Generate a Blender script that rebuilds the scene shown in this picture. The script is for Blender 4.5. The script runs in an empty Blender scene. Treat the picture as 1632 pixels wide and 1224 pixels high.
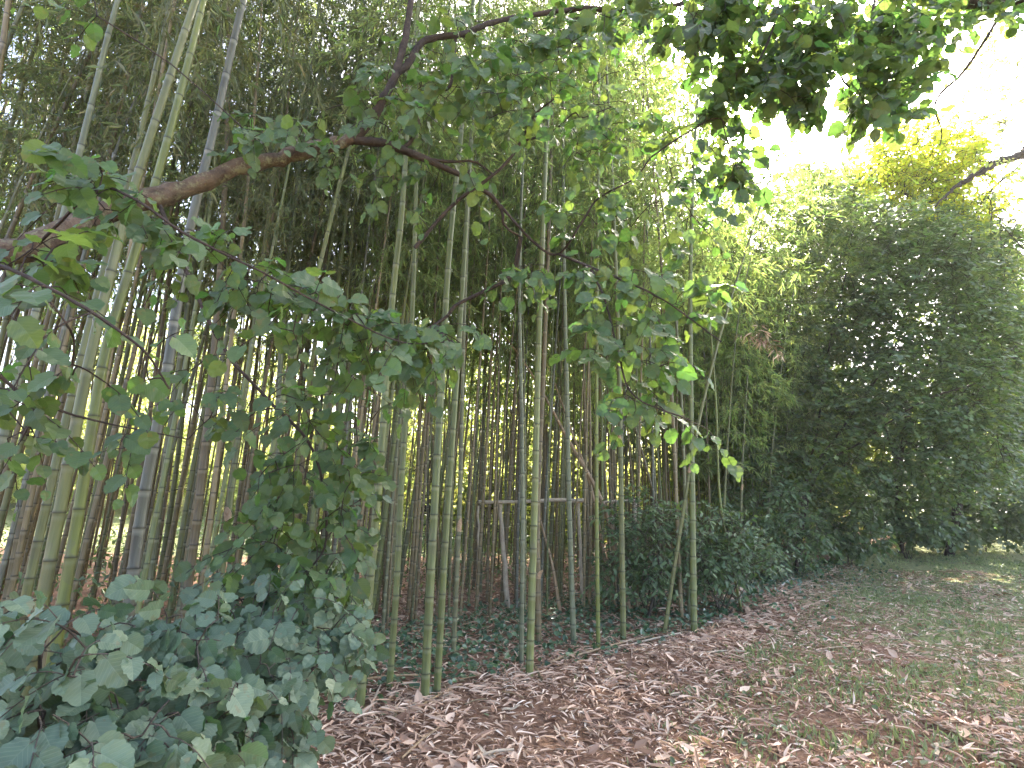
import bpy, math, random
import numpy as np
from mathutils import Vector, Matrix
R = math.radians
rng = np.random.default_rng(7)
random.seed(7)
scene = bpy.context.scene
COL = scene.collection

# ------------------------------------------------------------ camera
W0, H0, FPX = 1632.0, 1224.0, 850.0
PITCH, ROLL, CAMZ = R(12.6), R(2.5), 1.6
CAM = np.array([0.0, 0.0, CAMZ])
Fw = np.array([0, math.cos(PITCH), math.sin(PITCH)])
R0 = np.array([1.0, 0, 0]); U0 = np.array([0, -math.sin(PITCH), math.cos(PITCH)])
Rt = R0 * math.cos(ROLL) + U0 * math.sin(ROLL)
Up = U0 * math.cos(ROLL) - R0 * math.sin(ROLL)
cam = bpy.data.cameras.new("camera"); camo = bpy.data.objects.new("camera", cam); COL.objects.link(camo)
camo.matrix_world = Matrix([[Rt[0], Up[0], -Fw[0], 0], [Rt[1], Up[1], -Fw[1], 0], [Rt[2], Up[2], -Fw[2], CAMZ], [0, 0, 0, 1]])
cam.sensor_width = 36; cam.lens = 36 * FPX / W0
cam.clip_start = 0.05; cam.clip_end = 2000
scene.camera = camo

# ------------------------------------------------------------ world, sun, exposure
SUN_EL, SUN_AZ = R(44), R(24)          # azimuth clockwise from +Y
w = bpy.data.worlds.new("World"); scene.world = w; w.use_nodes = True
nt = w.node_tree; bg = nt.nodes["Background"]
sky = nt.nodes.new("ShaderNodeTexSky"); sky.sky_type = 'NISHITA'; sky.sun_disc = False
sky.sun_elevation = SUN_EL; sky.sun_rotation = SUN_AZ; sky.dust_density = 4.0; sky.air_density = 0.7; sky.ozone_density = 0.3
nt.links.new(sky.outputs[0], bg.inputs[0]); bg.inputs[1].default_value = 0.15
sl = bpy.data.lights.new("sun", 'SUN'); sl.energy = 5.0; sl.angle = R(0.6); sl.color = (1.0, 0.93, 0.82)
so = bpy.data.objects.new("sun", sl); COL.objects.link(so)
sd = Vector((math.sin(SUN_AZ) * math.cos(SUN_EL), math.cos(SUN_AZ) * math.cos(SUN_EL), math.sin(SUN_EL)))
so.rotation_euler = sd.to_track_quat('Z', 'Y').to_euler()
scene.view_settings.view_transform = 'Standard'; scene.view_settings.look = 'None'
scene.view_settings.exposure = 3.3; scene.view_settings.gamma = 1.0
cy = scene.cycles
cy.max_bounces = 7; cy.diffuse_bounces = 4; cy.glossy_bounces = 2; cy.transmission_bounces = 5; cy.transparent_max_bounces = 4
cy.sample_clamp_indirect = 8.0

# ------------------------------------------------------------ helpers
def nrm(a):
    a = np.asarray(a, float)
    return a / np.maximum(np.linalg.norm(a, axis=-1, keepdims=True), 1e-9)

def at(px, py, y):
    """point at world depth y seen towards pixel (px, py) of the photograph"""
    px = np.asarray(px, float); py = np.asarray(py, float); y = np.asarray(y, float)
    d = Fw * FPX + (px - W0 / 2)[..., None] * Rt + (H0 / 2 - py)[..., None] * Up
    return CAM + d * (y / d[..., 1])[..., None]

YE_X = [-14, -4, -2.4, -1.2, 0, 1.2, 2.6, 4.3, 6.6, 13.5, 24, 60]
YE_Y = [1.5, 2.0, 2.7, 4.4, 5.6, 6.5, 7.5, 9.8, 13, 20, 30, 70]
YD_X = [-14, -4, -3, -2, -1, 0, 2, 4, 7, 16]
YD_Y = [3.6, 4.2, 4.9, 6.6, 8.2, 8.9, 9.4, 11.0, 15, 24]
def edge(x): return np.interp(x, YE_X, YE_Y)
def dense(x): return np.interp(x, YD_X, YD_Y)
def sm(a, b, x):
    t = np.clip((x - a) / (b - a), 0, 1); return t * t * (3 - 2 * t)
def gz(x, y):
    x = np.asarray(x, float); y = np.asarray(y, float)
    h = .025 * np.sin(1.3 * x + .7 * y) + .02 * np.sin(2.1 * x - 1.7 * y + 1) + .012 * np.sin(4.7 * x + 3.9 * y)
    h = h + .05 * np.exp(-((y - edge(x) + .6) / .5) ** 2) * sm(1.5, 3, y)
    far = sm(20, 62, y - .15 * x) * 7.5 * (1 - sm(8, 26, x - .35 * y))
    return h + far + .027 * np.maximum(y - 4, 0) * sm(1.0, 4.0, x)
def gpt(px, py):
    d = Fw * FPX + (px - W0 / 2) * Rt + (H0 / 2 - py) * Up
    z = 0.0
    for _ in range(12):
        p = CAM + d * ((z - CAMZ) / min(d[2], -1e-3)); z = .5 * z + .5 * float(gz(p[0], p[1]))
    return np.array([p[0], p[1], float(gz(p[0], p[1]))])

class MB:
    """collects chunks of vertices and faces and links them as one mesh object"""
    def __init__(s): s.V = []; s.F = []; s.A = []; s.UV = []; s.n = 0; s.MI = []
    def add(s, V, F, rnd=None, uv=None, mi=0):
        V = np.asarray(V, float).reshape(-1, 3); F = np.asarray(F, int)
        s.V.append(V); s.F.append(F + s.n)
        s.A.append(np.zeros((len(V), 3)) if rnd is None else np.asarray(rnd, float).reshape(len(V), -1) @ np.eye(np.asarray(rnd).reshape(len(V), -1).shape[1], 3))
        s.UV.append(np.zeros((len(V), 2)) if uv is None else np.asarray(uv, float).reshape(-1, 2))
        s.MI.append(np.full(len(F), mi)); s.n += len(V)
    def build(s, name, mats, parent=None, smooth=True):
        me = bpy.data.meshes.new(name)
        V = np.concatenate(s.V); 
        loops = np.concatenate([f.ravel() for f in s.F]); tot = np.concatenate([np.full(len(f), f.shape[1]) for f in s.F])
        start = np.concatenate([[0], np.cumsum(tot)[:-1]])
        me.vertices.add(len(V)); me.loops.add(len(loops)); me.polygons.add(len(tot))
        me.vertices.foreach_set("co", V.astype(np.float32).ravel())
        me.loops.foreach_set("vertex_index", loops.astype(np.int32))
        me.polygons.foreach_set("loop_start", start.astype(np.int32))
        me.polygons.foreach_set("material_index", np.concatenate(s.MI).astype(np.int32))
        me.polygons.foreach_set("use_smooth", np.full(len(tot), smooth, dtype=bool))
        A = np.concatenate(s.A); UV = np.concatenate(s.UV)
        at_ = me.attributes.new("rnd", 'FLOAT_VECTOR', 'POINT'); at_.data.foreach_set("vector", A.astype(np.float32).ravel())
        ul = me.uv_layers.new(name="uv"); ul.data.foreach_set("uv", UV[loops].astype(np.float32).ravel())
        me.update(calc_edges=True); me.validate()
        for m in (mats if isinstance(mats, (list, tuple)) else [mats]): me.materials.append(m)
        o = bpy.data.objects.new(name, me); COL.objects.link(o)
        if parent is not None: o.parent = parent
        return o

def tag(o, label=None, cat=None, group=None, kind=None):
    if label: o["label"] = label
    if cat: o["category"] = cat
    if group: o["group"] = group
    if kind: o["kind"] = kind
    return o
def empty(name, loc, label, cat, group=None):
    o = bpy.data.objects.new(name, None); COL.objects.link(o); o.location = tuple(loc); o.empty_display_size = .1
    return tag(o, label, cat, group)

def catmull(P, n):
    P = np.asarray(P, float); k = len(P)
    if k < 3:
        t = np.linspace(0, 1, n)[:, None]; return P[0] * (1 - t) + P[-1] * t
    Q = np.vstack([2 * P[0] - P[1], P, 2 * P[-1] - P[-2]])
    u = np.linspace(0, k - 1 - 1e-6, n); i = u.astype(int); t = (u - i)[:, None]
    a, b, c, d = Q[i], Q[i + 1], Q[i + 2], Q[i + 3]
    return .5 * (2 * b + (c - a) * t + (2 * a - 5 * b + 4 * c - d) * t ** 2 + (3 * b - a - 3 * c + d) * t ** 3)

def tube(mb, P, r, sides=8, rnd=None, cap=True, bump=0.0, mi=0):
    P = np.asarray(P, float); n = len(P); r = np.broadcast_to(np.asarray(r, float), (n,))
    T = nrm(np.gradient(P, axis=0))
    ref = np.array([0, 0, 1.0]) if abs(T[:, 2]).mean() < .8 else np.array([0, 1.0, 0])
    A = nrm(np.cross(T, ref)); B = np.cross(A, T)
    a = np.linspace(0, 2 * math.pi, sides, endpoint=False)
    rr = r[:, None] * (1 + bump * rng.uniform(-1, 1, (n, sides)))
    V = P[:, None] + rr[..., None] * (np.cos(a)[None, :, None] * A[:, None] + np.sin(a)[None, :, None] * B[:, None])
    i = np.arange(n - 1)[:, None] * sides; j = np.arange(sides)[None]; j2 = (j + 1) % sides
    F = np.stack([i + j, i + j2, i + sides + j2, i + sides + j], -1).reshape(-1, 4)
    rn = None
    if rnd is not None: rn = np.repeat(np.asarray(rnd, float).reshape(n, -1), sides, 0)
    L = np.concatenate([[0], np.cumsum(np.linalg.norm(np.diff(P, axis=0), axis=1))])
    uv = np.stack([np.tile(np.arange(sides) / sides, n), np.repeat(L, sides)], -1)
    mb.add(V.reshape(-1, 3), F, rn, uv, mi)
    if cap:
        c = len(V.reshape(-1, 3))
        e = V[-1]; mb.add(np.vstack([e, e.mean(0)]), [[k, (k + 1) % sides, sides] for k in range(sides)], None if rn is None else np.repeat(rn[-1:], sides + 1, 0), None, mi)
        e = V[0][::-1]; mb.add(np.vstack([e, e.mean(0)]), [[k, (k + 1) % sides, sides] for k in range(sides)], None if rn is None else np.repeat(rn[:1], sides + 1, 0), None, mi)

def sticks(mb, S, E, r0, r1, mi=0):
    """many thin three-sided twigs at once"""
    S = np.asarray(S, float).reshape(-1, 3); E = np.asarray(E, float).reshape(-1, 3); n = len(S)
    if n == 0: return
    r0 = np.broadcast_to(r0, (n,)); r1 = np.broadcast_to(r1, (n,))
    T = nrm(E - S); ref = np.where(np.abs(T[:, 2:3]) < .9, [[0, 0, 1.0]], [[1.0, 0, 0]])
    A = nrm(np.cross(T, ref)); B = np.cross(A, T); V = []
    for P, r in ((S, r0), (E, r1)):
        for k in range(3):
            V.append(P + r[:, None] * (math.cos(k * 2.0944) * A + math.sin(k * 2.0944) * B))
    V = np.stack(V, 1).reshape(-1, 3); b = np.arange(n)[:, None, None] * 6
    F = b + np.array([[0, 1, 4, 3], [1, 2, 5, 4], [2, 0, 3, 5]])[None]
    mb.add(V, F.reshape(-1, 4), None, None, mi)

# ---- leaf templates: (verts x,y,z ; faces) x across, y along, z normal
def tpl_lance(curl=.12, seg=2):
    ys = np.array([0, .3, .68, 1.0]) if seg == 2 else np.array([0, .35, 1.0])
    ws = np.array([.02, .5, .38, 0]) if seg == 2 else np.array([0.02, .5, 0])
    V = []; F = []
    for y, wv in zip(ys, ws):
        z = -curl * y * y
        V += [(-wv, y, z + .06 * wv * 2), (0, y, z - .0), (wv, y, z + .06 * wv * 2)]
    for k in range(len(ys) - 1):
        F += [(k * 3, k * 3 + 1, k * 3 + 4, k * 3 + 3), (k * 3 + 1, k * 3 + 2, k * 3 + 5, k * 3 + 4)]
    return np.array(V, float), np.array(F)
def tpl_thin():
    return np.array([(0, 0, 0), (-.5, .35, .05), (0, .4, -.02), (.5, .35, .05), (0, 1, -.12)], float), np.array([(0, 2, 1, 1), (0, 3, 2, 2)])
def tpl_diamond():
    V = np.array([(0, 0, 0), (.5, .38, .07), (0, 1, -.1), (-.5, .38, .07)], float)
    return V, np.array([(0, 1, 2), (0, 2, 3)])
def tpl_broad(n=11, lobe=.10, droop=.22, seed=0, wid=.5):
    rs = np.random.default_rng(seed)
    V = []; F = []; t = np.linspace(0, 1, n)
    for s in (-1, 1):
        b = len(V)
        for i, u in enumerate(t):
            V.append((0, u, -.0 - droop * u * u))
            wv = wid * (math.sin(math.pi * min(1, (u * .93 + .07)) ** .82) ** .62) if 0 < u < 1 else (.0 if u == 1 else wid * .22)
            if 0 < u < 1: wv *= 1 + lobe * (1 if i % 2 else -1) + rs.uniform(-.05, .05)
            yy = u - (.10 * wv / wid if u < .3 else 0) + (.035 if i % 2 else -.0)
            if u == 0: yy = -.10
            if u == 1: yy = 1.06
            z = .16 * wv - droop * u * u + .045 * math.sin(i * 1.57 + s) + rs.uniform(-.02, .02)
            V.append((s * wv, yy, z))
        for i in range(n - 1):
            q = [b + 2 * i, b + 2 * i + 1, b + 2 * i + 3, b + 2 * i + 2]
            F.append(q if s > 0 else q[::-1])
    return np.array(V, float), np.array(F)
def tpl_heart6(wid=.45):
    V = np.array([(0, 0, 0), (wid * .75, .05, .06), (wid, .45, .08), (wid * .55, .8, 0), (0, 1, -.12), (-wid * .55, .8, 0), (-wid, .45, .08), (-wid * .75, .05, .06), (0, .5, -.04)], float)
    F = np.array([(0, 1, 2, 8), (8, 2, 3, 4), (8, 4, 5, 6), (0, 8, 6, 7)])
    return V, F
def tpl_palmate():
    """maple-like leaf, five lobes"""
    a = np.radians([-150, -95, -62, -40, -8, 0, 8, 40, 62, 95, 150]); r = [.22, .5, .3, .62, .36, .75, .36, .62, .3, .5, .22]
    V = [(0, .3, 0)] + [(rr * math.sin(x), .3 + rr * math.cos(x) * .95, -.12 * rr + (.05 if k % 2 else 0)) for k, (x, rr) in enumerate(zip(a, r))]
    F = [(0, i, i + 1) for i in range(1, 11)]
    return np.array(V, float), np.array(F)

def leaves(mb, tpl, P, T, N, S, Wd=1.0, var=None, mi=0):
    """P base points, T tip directions, N rough normals, S lengths, Wd width/length"""
    V, F = tpl; P = np.asarray(P, float); n = len(P)
    if n == 0: return
    T = nrm(T); B = nrm(np.cross(T, N)); N = np.cross(B, T)
    S = np.broadcast_to(S, (n,)); Wd = np.broadcast_to(Wd, (n,))
    co = P[:, None] + S[:, None, None] * ((V[None, :, 0:1] * Wd[:, None, None]) * B[:, None] + V[None, :, 1:2] * T[:, None] + V[None, :, 2:3] * N[:, None])
    var = rng.random(n) if var is None else np.broadcast_to(var, (n,))
    rn = np.repeat(np.stack([var, rng.random(n), rng.random(n)], -1)[:, None], len(V), 1)
    fs = F
    Fa = (np.arange(n)[:, None, None] * len(V) + fs[None]).reshape(-1, fs.shape[1])
    uv = np.broadcast_to(V[None, :, :2], (n, len(V), 2))
    mb.add(co.reshape(-1, 3), Fa, rn.reshape(-1, 3), uv.reshape(-1, 2), mi)

def rdir(n): return nrm(rng.normal(size=(n, 3)))

# ------------------------------------------------------------ materials
def newmat(name):
    m = bpy.data.materials.new(name); m.use_nodes = True
    for n in list(m.node_tree.nodes): m.node_tree.nodes.remove(n)
    return m, m.node_tree.nodes, m.node_tree.links
def ramp(N, stops):
    r = N.new("ShaderNodeValToRGB"); e = r.color_ramp.elements
    while len(e) < len(stops): e.new(.5)
    for k, (p, c) in enumerate(stops): e[k].position = p; e[k].color = (*c, 1)
    return r
def attr(N, L, name="rnd"):
    a = N.new("ShaderNodeAttribute"); a.attribute_name = name
    s = N.new("ShaderNodeSeparateXYZ"); L.new(a.outputs["Vector"], s.inputs[0]); return s
def mathn(N, L, op, a, b=None, c=None):
    m = N.new("ShaderNodeMath"); m.operation = op
    for k, v in enumerate((a, b, c)):
        if v is None: continue
        if isinstance(v, (int, float)): m.inputs[k].default_value = v
        else: L.new(v, m.inputs[k])
    return m.outputs[0]

def mat_leaf(name, stops, trans, rough=.5, trans_w=.4, veins=False, spec=.35, blemish=0):
    m, N, L = newmat(name)
    out = N.new("ShaderNodeOutputMaterial"); s = attr(N, L)
    r = ramp(N, stops); L.new(s.outputs[0], r.inputs[0])
    col = r.outputs[0]
    p = N.new("ShaderNodeBsdfPrincipled"); p.inputs["Roughness"].default_value = rough; p.inputs["Specular IOR Level"].default_value = spec
    t = N.new("ShaderNodeBsdfTranslucent"); t.inputs[0].default_value = (*trans, 1)
    # leaf-to-leaf change of the transmitted colour
    hs = N.new("ShaderNodeHueSaturation"); hs.inputs["Color"].default_value = (*trans, 1)
    L.new(mathn(N, L, 'MULTIPLY_ADD', s.outputs[1], .07, .465), hs.inputs["Hue"])
    L.new(mathn(N, L, 'MULTIPLY_ADD', s.outputs[2], .7, .65), hs.inputs["Value"]); L.new(hs.outputs[0], t.inputs[0])
    if veins:
        uv = N.new("ShaderNodeUVMap"); sx = N.new("ShaderNodeSeparateXYZ"); L.new(uv.outputs[0], sx.inputs[0])
        ax = mathn(N, L, 'ABSOLUTE', sx.outputs[0])
        ph = mathn(N, L, 'MULTIPLY', mathn(N, L, 'SUBTRACT', sx.outputs[1], mathn(N, L, 'MULTIPLY', ax, .75)), 46.0)
        v = mathn(N, L, 'POWER', mathn(N, L, 'MULTIPLY_ADD', mathn(N, L, 'SINE', ph), .5, .5), 10.0)
        mid = mathn(N, L, 'LESS_THAN', ax, .014)
        vv = mathn(N, L, 'MAXIMUM', v, mid)
        mx = N.new("ShaderNodeMixRGB"); mx.blend_type = 'MIX'; L.new(mathn(N, L, 'MULTIPLY', vv, .14), mx.inputs[0]); L.new(col, mx.inputs[1])
        mx.inputs[2].default_value = (stops[-1][1][0] * 2.0, stops[-1][1][1] * 1.7, stops[-1][1][2] * 1.9, 1); col = mx.outputs[0]
        bp = N.new("ShaderNodeBump"); bp.inputs["Strength"].default_value = .22; bp.inputs["Distance"].default_value = .003
        L.new(mathn(N, L, 'SUBTRACT', 1.0, vv), bp.inputs["Height"]); L.new(bp.outputs[0], p.inputs["Normal"])
    if blemish:
        tc = N.new("ShaderNodeTexCoord"); nz = N.new("ShaderNodeTexNoise"); nz.inputs["Scale"].default_value = 30; L.new(tc.outputs["Object"], nz.inputs[0])
        b = mathn(N, L, 'MULTIPLY', mathn(N, L, 'GREATER_THAN', nz.outputs[0], .66), blemish)
        mx = N.new("ShaderNodeMixRGB"); L.new(b, mx.inputs[0]); L.new(col, mx.inputs[1]); mx.inputs[2].default_value = (.16, .10, .04, 1); col = mx.outputs[0]
    L.new(col, p.inputs["Base Color"])
    mix = N.new("ShaderNodeMixShader"); mix.inputs[0].default_value = trans_w
    L.new(p.outputs[0], mix.inputs[1]); L.new(t.outputs[0], mix.inputs[2]); L.new(mix.outputs[0], out.inputs[0])
    return m

def mat_culm(name, a, b, wax=(.42, .47, .40), wax_amt=.8, stain=(.10, .09, .05), rough=.45):
    m, N, L = newmat(name)
    out = N.new("ShaderNodeOutputMaterial"); s = attr(N, L)
    oi = N.new("ShaderNodeObjectInfo"); tc = N.new("ShaderNodeTexCoord")
    r = ramp(N, [(0, a), (1, b)]); L.new(oi.outputs["Random"], r.inputs[0])
    mp = N.new("ShaderNodeMapping"); mp.inputs["Scale"].default_value = (40, 40, 2.2); L.new(tc.outputs["Object"], mp.inputs[0])
    nz = N.new("ShaderNodeTexNoise"); nz.inputs["Scale"].default_value = 1.0; nz.inputs["Detail"].default_value = 5; L.new(mp.outputs[0], nz.inputs[0])
    n2 = N.new("ShaderNodeTexNoise"); n2.inputs["Scale"].default_value = 3.0; n2.inputs["Detail"].default_value = 3; L.new(tc.outputs["Object"], n2.inputs[0])
    m0 = N.new("ShaderNodeMixRGB"); L.new(mathn(N, L, 'MULTIPLY', mathn(N, L, 'GREATER_THAN', n2.outputs[0], .58), .35), m0.inputs[0])
    L.new(r.outputs[0], m0.inputs[1]); m0.inputs[2].default_value = (*stain, 1)
    m1 = N.new("ShaderNodeMixRGB"); m1.blend_type = 'MULTIPLY'; m1.inputs[0].default_value = .75
    rr = ramp(N, [(.32, (.55, .55, .52)), (.62, (1.25, 1.25, 1.25))]); L.new(nz.outputs[0], rr.inputs[0])
    L.new(m0.outputs[0], m1.inputs[1]); L.new(rr.outputs[0], m1.inputs[2])
    m2 = N.new("ShaderNodeMixRGB"); L.new(mathn(N, L, 'MULTIPLY', s.outputs[0], wax_amt), m2.inputs[0]); L.new(m1.outputs[0], m2.inputs[1]); m2.inputs[2].default_value = (*wax, 1)
    m3 = N.new("ShaderNodeMixRGB"); L.new(mathn(N, L, 'MULTIPLY', s.outputs[1], .85), m3.inputs[0]); L.new(m2.outputs[0], m3.inputs[1]); m3.inputs[2].default_value = (.03, .028, .018, 1)
    p = N.new("ShaderNodeBsdfPrincipled"); p.inputs["Roughness"].default_value = rough; p.inputs["Specular IOR Level"].default_value = .35
    L.new(m3.outputs[0], p.inputs["Base Color"]); L.new(p.outputs[0], out.inputs[0])
    return m

def mat_bark(name, a, b, lichen=None, lich_thr=.6, scale=14):
    m, N, L = newmat(name)
    out = N.new("ShaderNodeOutputMaterial"); tc = N.new("ShaderNodeTexCoord")
    nz = N.new("ShaderNodeTexNoise"); nz.inputs["Scale"].default_value = scale; nz.inputs["Detail"].default_value = 8; nz.inputs["Roughness"].default_value = .7; L.new(tc.outputs["Object"], nz.inputs[0])
    r = ramp(N, [(.3, a), (.7, b)]); L.new(nz.outputs[0], r.inputs[0]); col = r.outputs[0]
    if lichen:
        n2 = N.new("ShaderNodeTexNoise"); n2.inputs["Scale"].default_value = 16; n2.inputs["Detail"].default_value = 9; n2.inputs["Roughness"].default_value = .75; L.new(tc.outputs["Object"], n2.inputs[0])
        r2 = ramp(N, [(lich_thr - .06, (0, 0, 0)), (lich_thr + .05, (.85, .85, .85))]); L.new(n2.outputs[0], r2.inputs[0])
        mx = N.new("ShaderNodeMixRGB"); L.new(r2.outputs[0], mx.inputs[0]); L.new(col, mx.inputs[1]); mx.inputs[2].default_value = (*lichen, 1); col = mx.outputs[0]
    p = N.new("ShaderNodeBsdfPrincipled"); p.inputs["Roughness"].default_value = .9; p.inputs["Specular IOR Level"].default_value = .15
    bp = N.new("ShaderNodeBump"); bp.inputs["Strength"].default_value = 1.0; bp.inputs["Distance"].default_value = .03
    L.new(nz.outputs[0], bp.inputs["Height"]); L.new(bp.outputs[0], p.inputs["Normal"])
    L.new(col, p.inputs["Base Color"]); L.new(p.outputs[0], out.inputs[0])
    return m

M = {}
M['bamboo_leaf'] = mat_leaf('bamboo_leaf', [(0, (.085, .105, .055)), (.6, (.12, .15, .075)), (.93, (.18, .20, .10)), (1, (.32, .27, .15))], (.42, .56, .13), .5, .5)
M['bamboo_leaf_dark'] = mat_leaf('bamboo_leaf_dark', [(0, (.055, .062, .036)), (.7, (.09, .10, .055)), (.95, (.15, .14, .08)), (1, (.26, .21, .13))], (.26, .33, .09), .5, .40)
M['hazel'] = mat_leaf('hazel_leaf', [(0, (.044, .072, .034)), (.6, (.068, .102, .044)), (1, (.105, .148, .058))], (.18, .31, .045), .48, .36, veins=True, spec=.3, blemish=.5)
M['hazel_grey'] = mat_leaf('hazel_leaf_grey', [(0, (.058, .092, .055)), (.5, (.092, .132, .078)), (1, (.165, .21, .12))], (.09, .19, .04), .5, .22, veins=True, spec=.35, blemish=.35)
M['canopy'] = mat_leaf('overhead_leaf', [(0, (.035, .042, .030)), (.5, (.055, .075, .036)), (1, (.09, .135, .05))], (.16, .27, .045), .5, .36, veins=True, blemish=.6)
M['shrub'] = mat_leaf('shrub_leaf', [(0, (.060, .085, .048)), (.5, (.095, .13, .065)), (.8, (.13, .18, .08)), (1, (.19, .24, .10))], (.20, .30, .06), .45, .3)
M['evergreen'] = mat_leaf('evergreen_leaf', [(0, (.050, .080, .042)), (.6, (.085, .13, .058)), (1, (.14, .19, .08))], (.18, .27, .05), .45, .28, spec=.4)
M['maple'] = mat_leaf('maple_leaf', [(0, (.050, .068, .042)), (.5, (.080, .108, .055)), (.8, (.12, .165, .065)), (1, (.18, .23, .09))], (.22, .32, .06), .5, .33)
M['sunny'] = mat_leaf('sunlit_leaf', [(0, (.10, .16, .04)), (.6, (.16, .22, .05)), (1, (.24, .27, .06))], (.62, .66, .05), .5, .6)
M['far'] = mat_leaf('far_leaf', [(0, (.10, .14, .05)), (.6, (.15, .20, .07)), (1, (.24, .27, .10))], (.62, .66, .18), .6, .5)
M['backlit'] = mat_leaf('backlit_leaf', [(0, (.10, .15, .05)), (.6, (.15, .20, .07)), (1, (.22, .25, .10))], (.68, .72, .20), .5, .55)
M['tall'] = mat_leaf('tall_tree_leaf', [(0, (.06, .085, .035)), (.6, (.09, .12, .045)), (1, (.13, .15, .06))], (.20, .23, .045), .6, .45)
M['grass'] = mat_leaf('grass_blade', [(0, (.13, .16, .07)), (.6, (.22, .25, .11)), (1, (.38, .38, .2))], (.24, .30, .09), .5, .35)
M['ivy'] = mat_leaf('ivy_leaf', [(0, (.030, .060, .030)), (.6, (.050, .095, .042)), (1, (.09, .15, .06))], (.06, .14, .03), .3, .18, spec=.55)
M['weed'] = mat_leaf('weed_leaf', [(0, (.07, .095, .045)), (.6, (.115, .15, .075)), (1, (.19, .22, .12))], (.16, .22, .06), .5, .3)
M['litter'] = mat_leaf('dry_leaf', [(0, (.10, .055, .036)), (.3, (.30, .18, .12)), (.6, (.57, .40, .285)), (.85, (.72, .54, .40)), (1, (.78, .66, .53))], (.30, .18, .09), .65, .15, spec=.25)
M['green'] = mat_culm('culm_green', (.095, .108, .033), (.135, .145, .046), wax=(.20, .205, .12), wax_amt=.6)
M['greygreen'] = mat_culm('culm_greygreen', (.098, .104, .055), (.125, .132, .070), wax=(.20, .205, .14), wax_amt=.6)
M['yellow'] = mat_culm('culm_yellow', (.105, .108, .036), (.135, .13, .045), wax=(.16, .16, .09), wax_amt=.5)
M['bright'] = mat_culm('culm_bright', (.115, .13, .028), (.145, .155, .036), wax=(.18, .19, .09), wax_amt=.5)
M['grey'] = mat_culm('culm_grey', (.080, .078, .052), (.11, .106, .072), wax=(.19, .185, .14), stain=(.04, .035, .03))
M['brown'] = mat_culm('culm_brown', (.105, .076, .034), (.18, .135, .062), wax=(.3, .26, .18), wax_amt=.4, stain=(.07, .05, .03))
M['olive'] = mat_culm('culm_olive', (.09, .088, .04), (.13, .125, .055), wax=(.3, .3, .2), wax_amt=.5)
M['dead'] = mat_culm('culm_dead', (.20, .13, .07), (.28, .19, .10), wax=(.4, .3, .2), wax_amt=.3, stain=(.12, .07, .04))
M['branchlet'] = mat_bark('bamboo_branchlet', (.09, .10, .04), (.2, .2, .09))
M['bark'] = mat_bark('lichened_bark', (.045, .031, .022), (.16, .11, .075), (.19, .175, .10), .57)
M['darkbark'] = mat_bark('dark_bark', (.028, .021, .018), (.085, .062, .048), (.13, .12, .08), .70)
M['shrubbark'] = mat_bark('shrub_bark', (.05, .04, .03), (.13, .105, .08))
M['palewood'] = mat_bark('weathered_wood', (.30, .24, .17), (.50, .42, .31), scale=8)
M['sheath'] = mat_bark('culm_sheath', (.24, .155, .09), (.48, .35, .23), scale=30)
M['whitewood'] = mat_bark('bleached_wood', (.45, .42, .37), (.65, .62, .56), scale=6)

def mat_ground():
    m, N, L = newmat('ground')
    out = N.new("ShaderNodeOutputMaterial"); tc = N.new("ShaderNodeTexCoord")
    def noise(sc, det=6, rough=.6):
        n = N.new("ShaderNodeTexNoise"); n.inputs["Scale"].default_value = sc; n.inputs["Detail"].default_value = det; n.inputs["Roughness"].default_value = rough
        L.new(tc.outputs["Object"], n.inputs[0]); return n.outputs[0]
    r = ramp(N, [(.3, (.08, .045, .030)), (.5, (.18, .105, .068)), (.7, (.34, .22, .145))]); L.new(noise(22, 10, .75), r.inputs[0])
    g = ramp(N, [(.35, (.10, .12, .05)), (.65, (.27, .27, .13))]); L.new(noise(15, 8, .7), g.inputs[0])
    s = attr(N, L)
    f = mathn(N, L, 'ADD', s.outputs[0], mathn(N, L, 'MULTIPLY', mathn(N, L, 'SUBTRACT', noise(1.3, 5), .5), 1.6))
    fr = ramp(N, [(.42, (0, 0, 0)), (.58, (1, 1, 1))]); L.new(f, fr.inputs[0])
    mx = N.new("ShaderNodeMixRGB"); L.new(fr.outputs[0], mx.inputs[0]); L.new(r.outputs[0], mx.inputs[1]); L.new(g.outputs[0], mx.inputs[2])
    p = N.new("ShaderNodeBsdfPrincipled"); p.inputs["Roughness"].default_value = .95; p.inputs["Specular IOR Level"].default_value = .1
    bp = N.new("ShaderNodeBump"); bp.inputs["Strength"].default_value = .9; bp.inputs["Distance"].default_value = .03; L.new(noise(30, 8, .8), bp.inputs["Height"]); L.new(bp.outputs[0], p.inputs["Normal"])
    L.new(mx.outputs[0], p.inputs["Base Color"]); L.new(p.outputs[0], out.inputs[0]); return m
M['ground'] = mat_ground()

# ------------------------------------------------------------ ground
xs = np.concatenate([np.linspace(-400, -26, 14), np.arange(-24, 30, .4), np.linspace(32, 500, 18)])
ys = np.concatenate([np.linspace(-60, -6, 8), np.arange(-5, 30, .4), np.linspace(31, 90, 40), np.linspace(100, 700, 12)])
X, Y = np.meshgrid(xs, ys); Z = gz(X, Y)
nx, ny = len(xs), len(ys)
i = np.arange(ny - 1)[:, None] * nx + np.arange(nx - 1)[None]
F = np.stack([i, i + 1, i + nx + 1, i + nx], -1).reshape(-1, 4)
def greenness(x, y):
    beyond = sm(9, 11, y - dense(x) ) * 1.2
    path = sm(1.2, 4.5, x - .25 * y) * .75 * (1 - sm(0.0, .8, y - edge(x)))
    return np.clip(beyond + path, 0, 1.2)
mb = MB(); G = greenness(X, Y).ravel()
mb.add(np.stack([X, Y, Z], -1).reshape(-1, 3), F, np.stack([G, G, G], -1))
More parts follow.
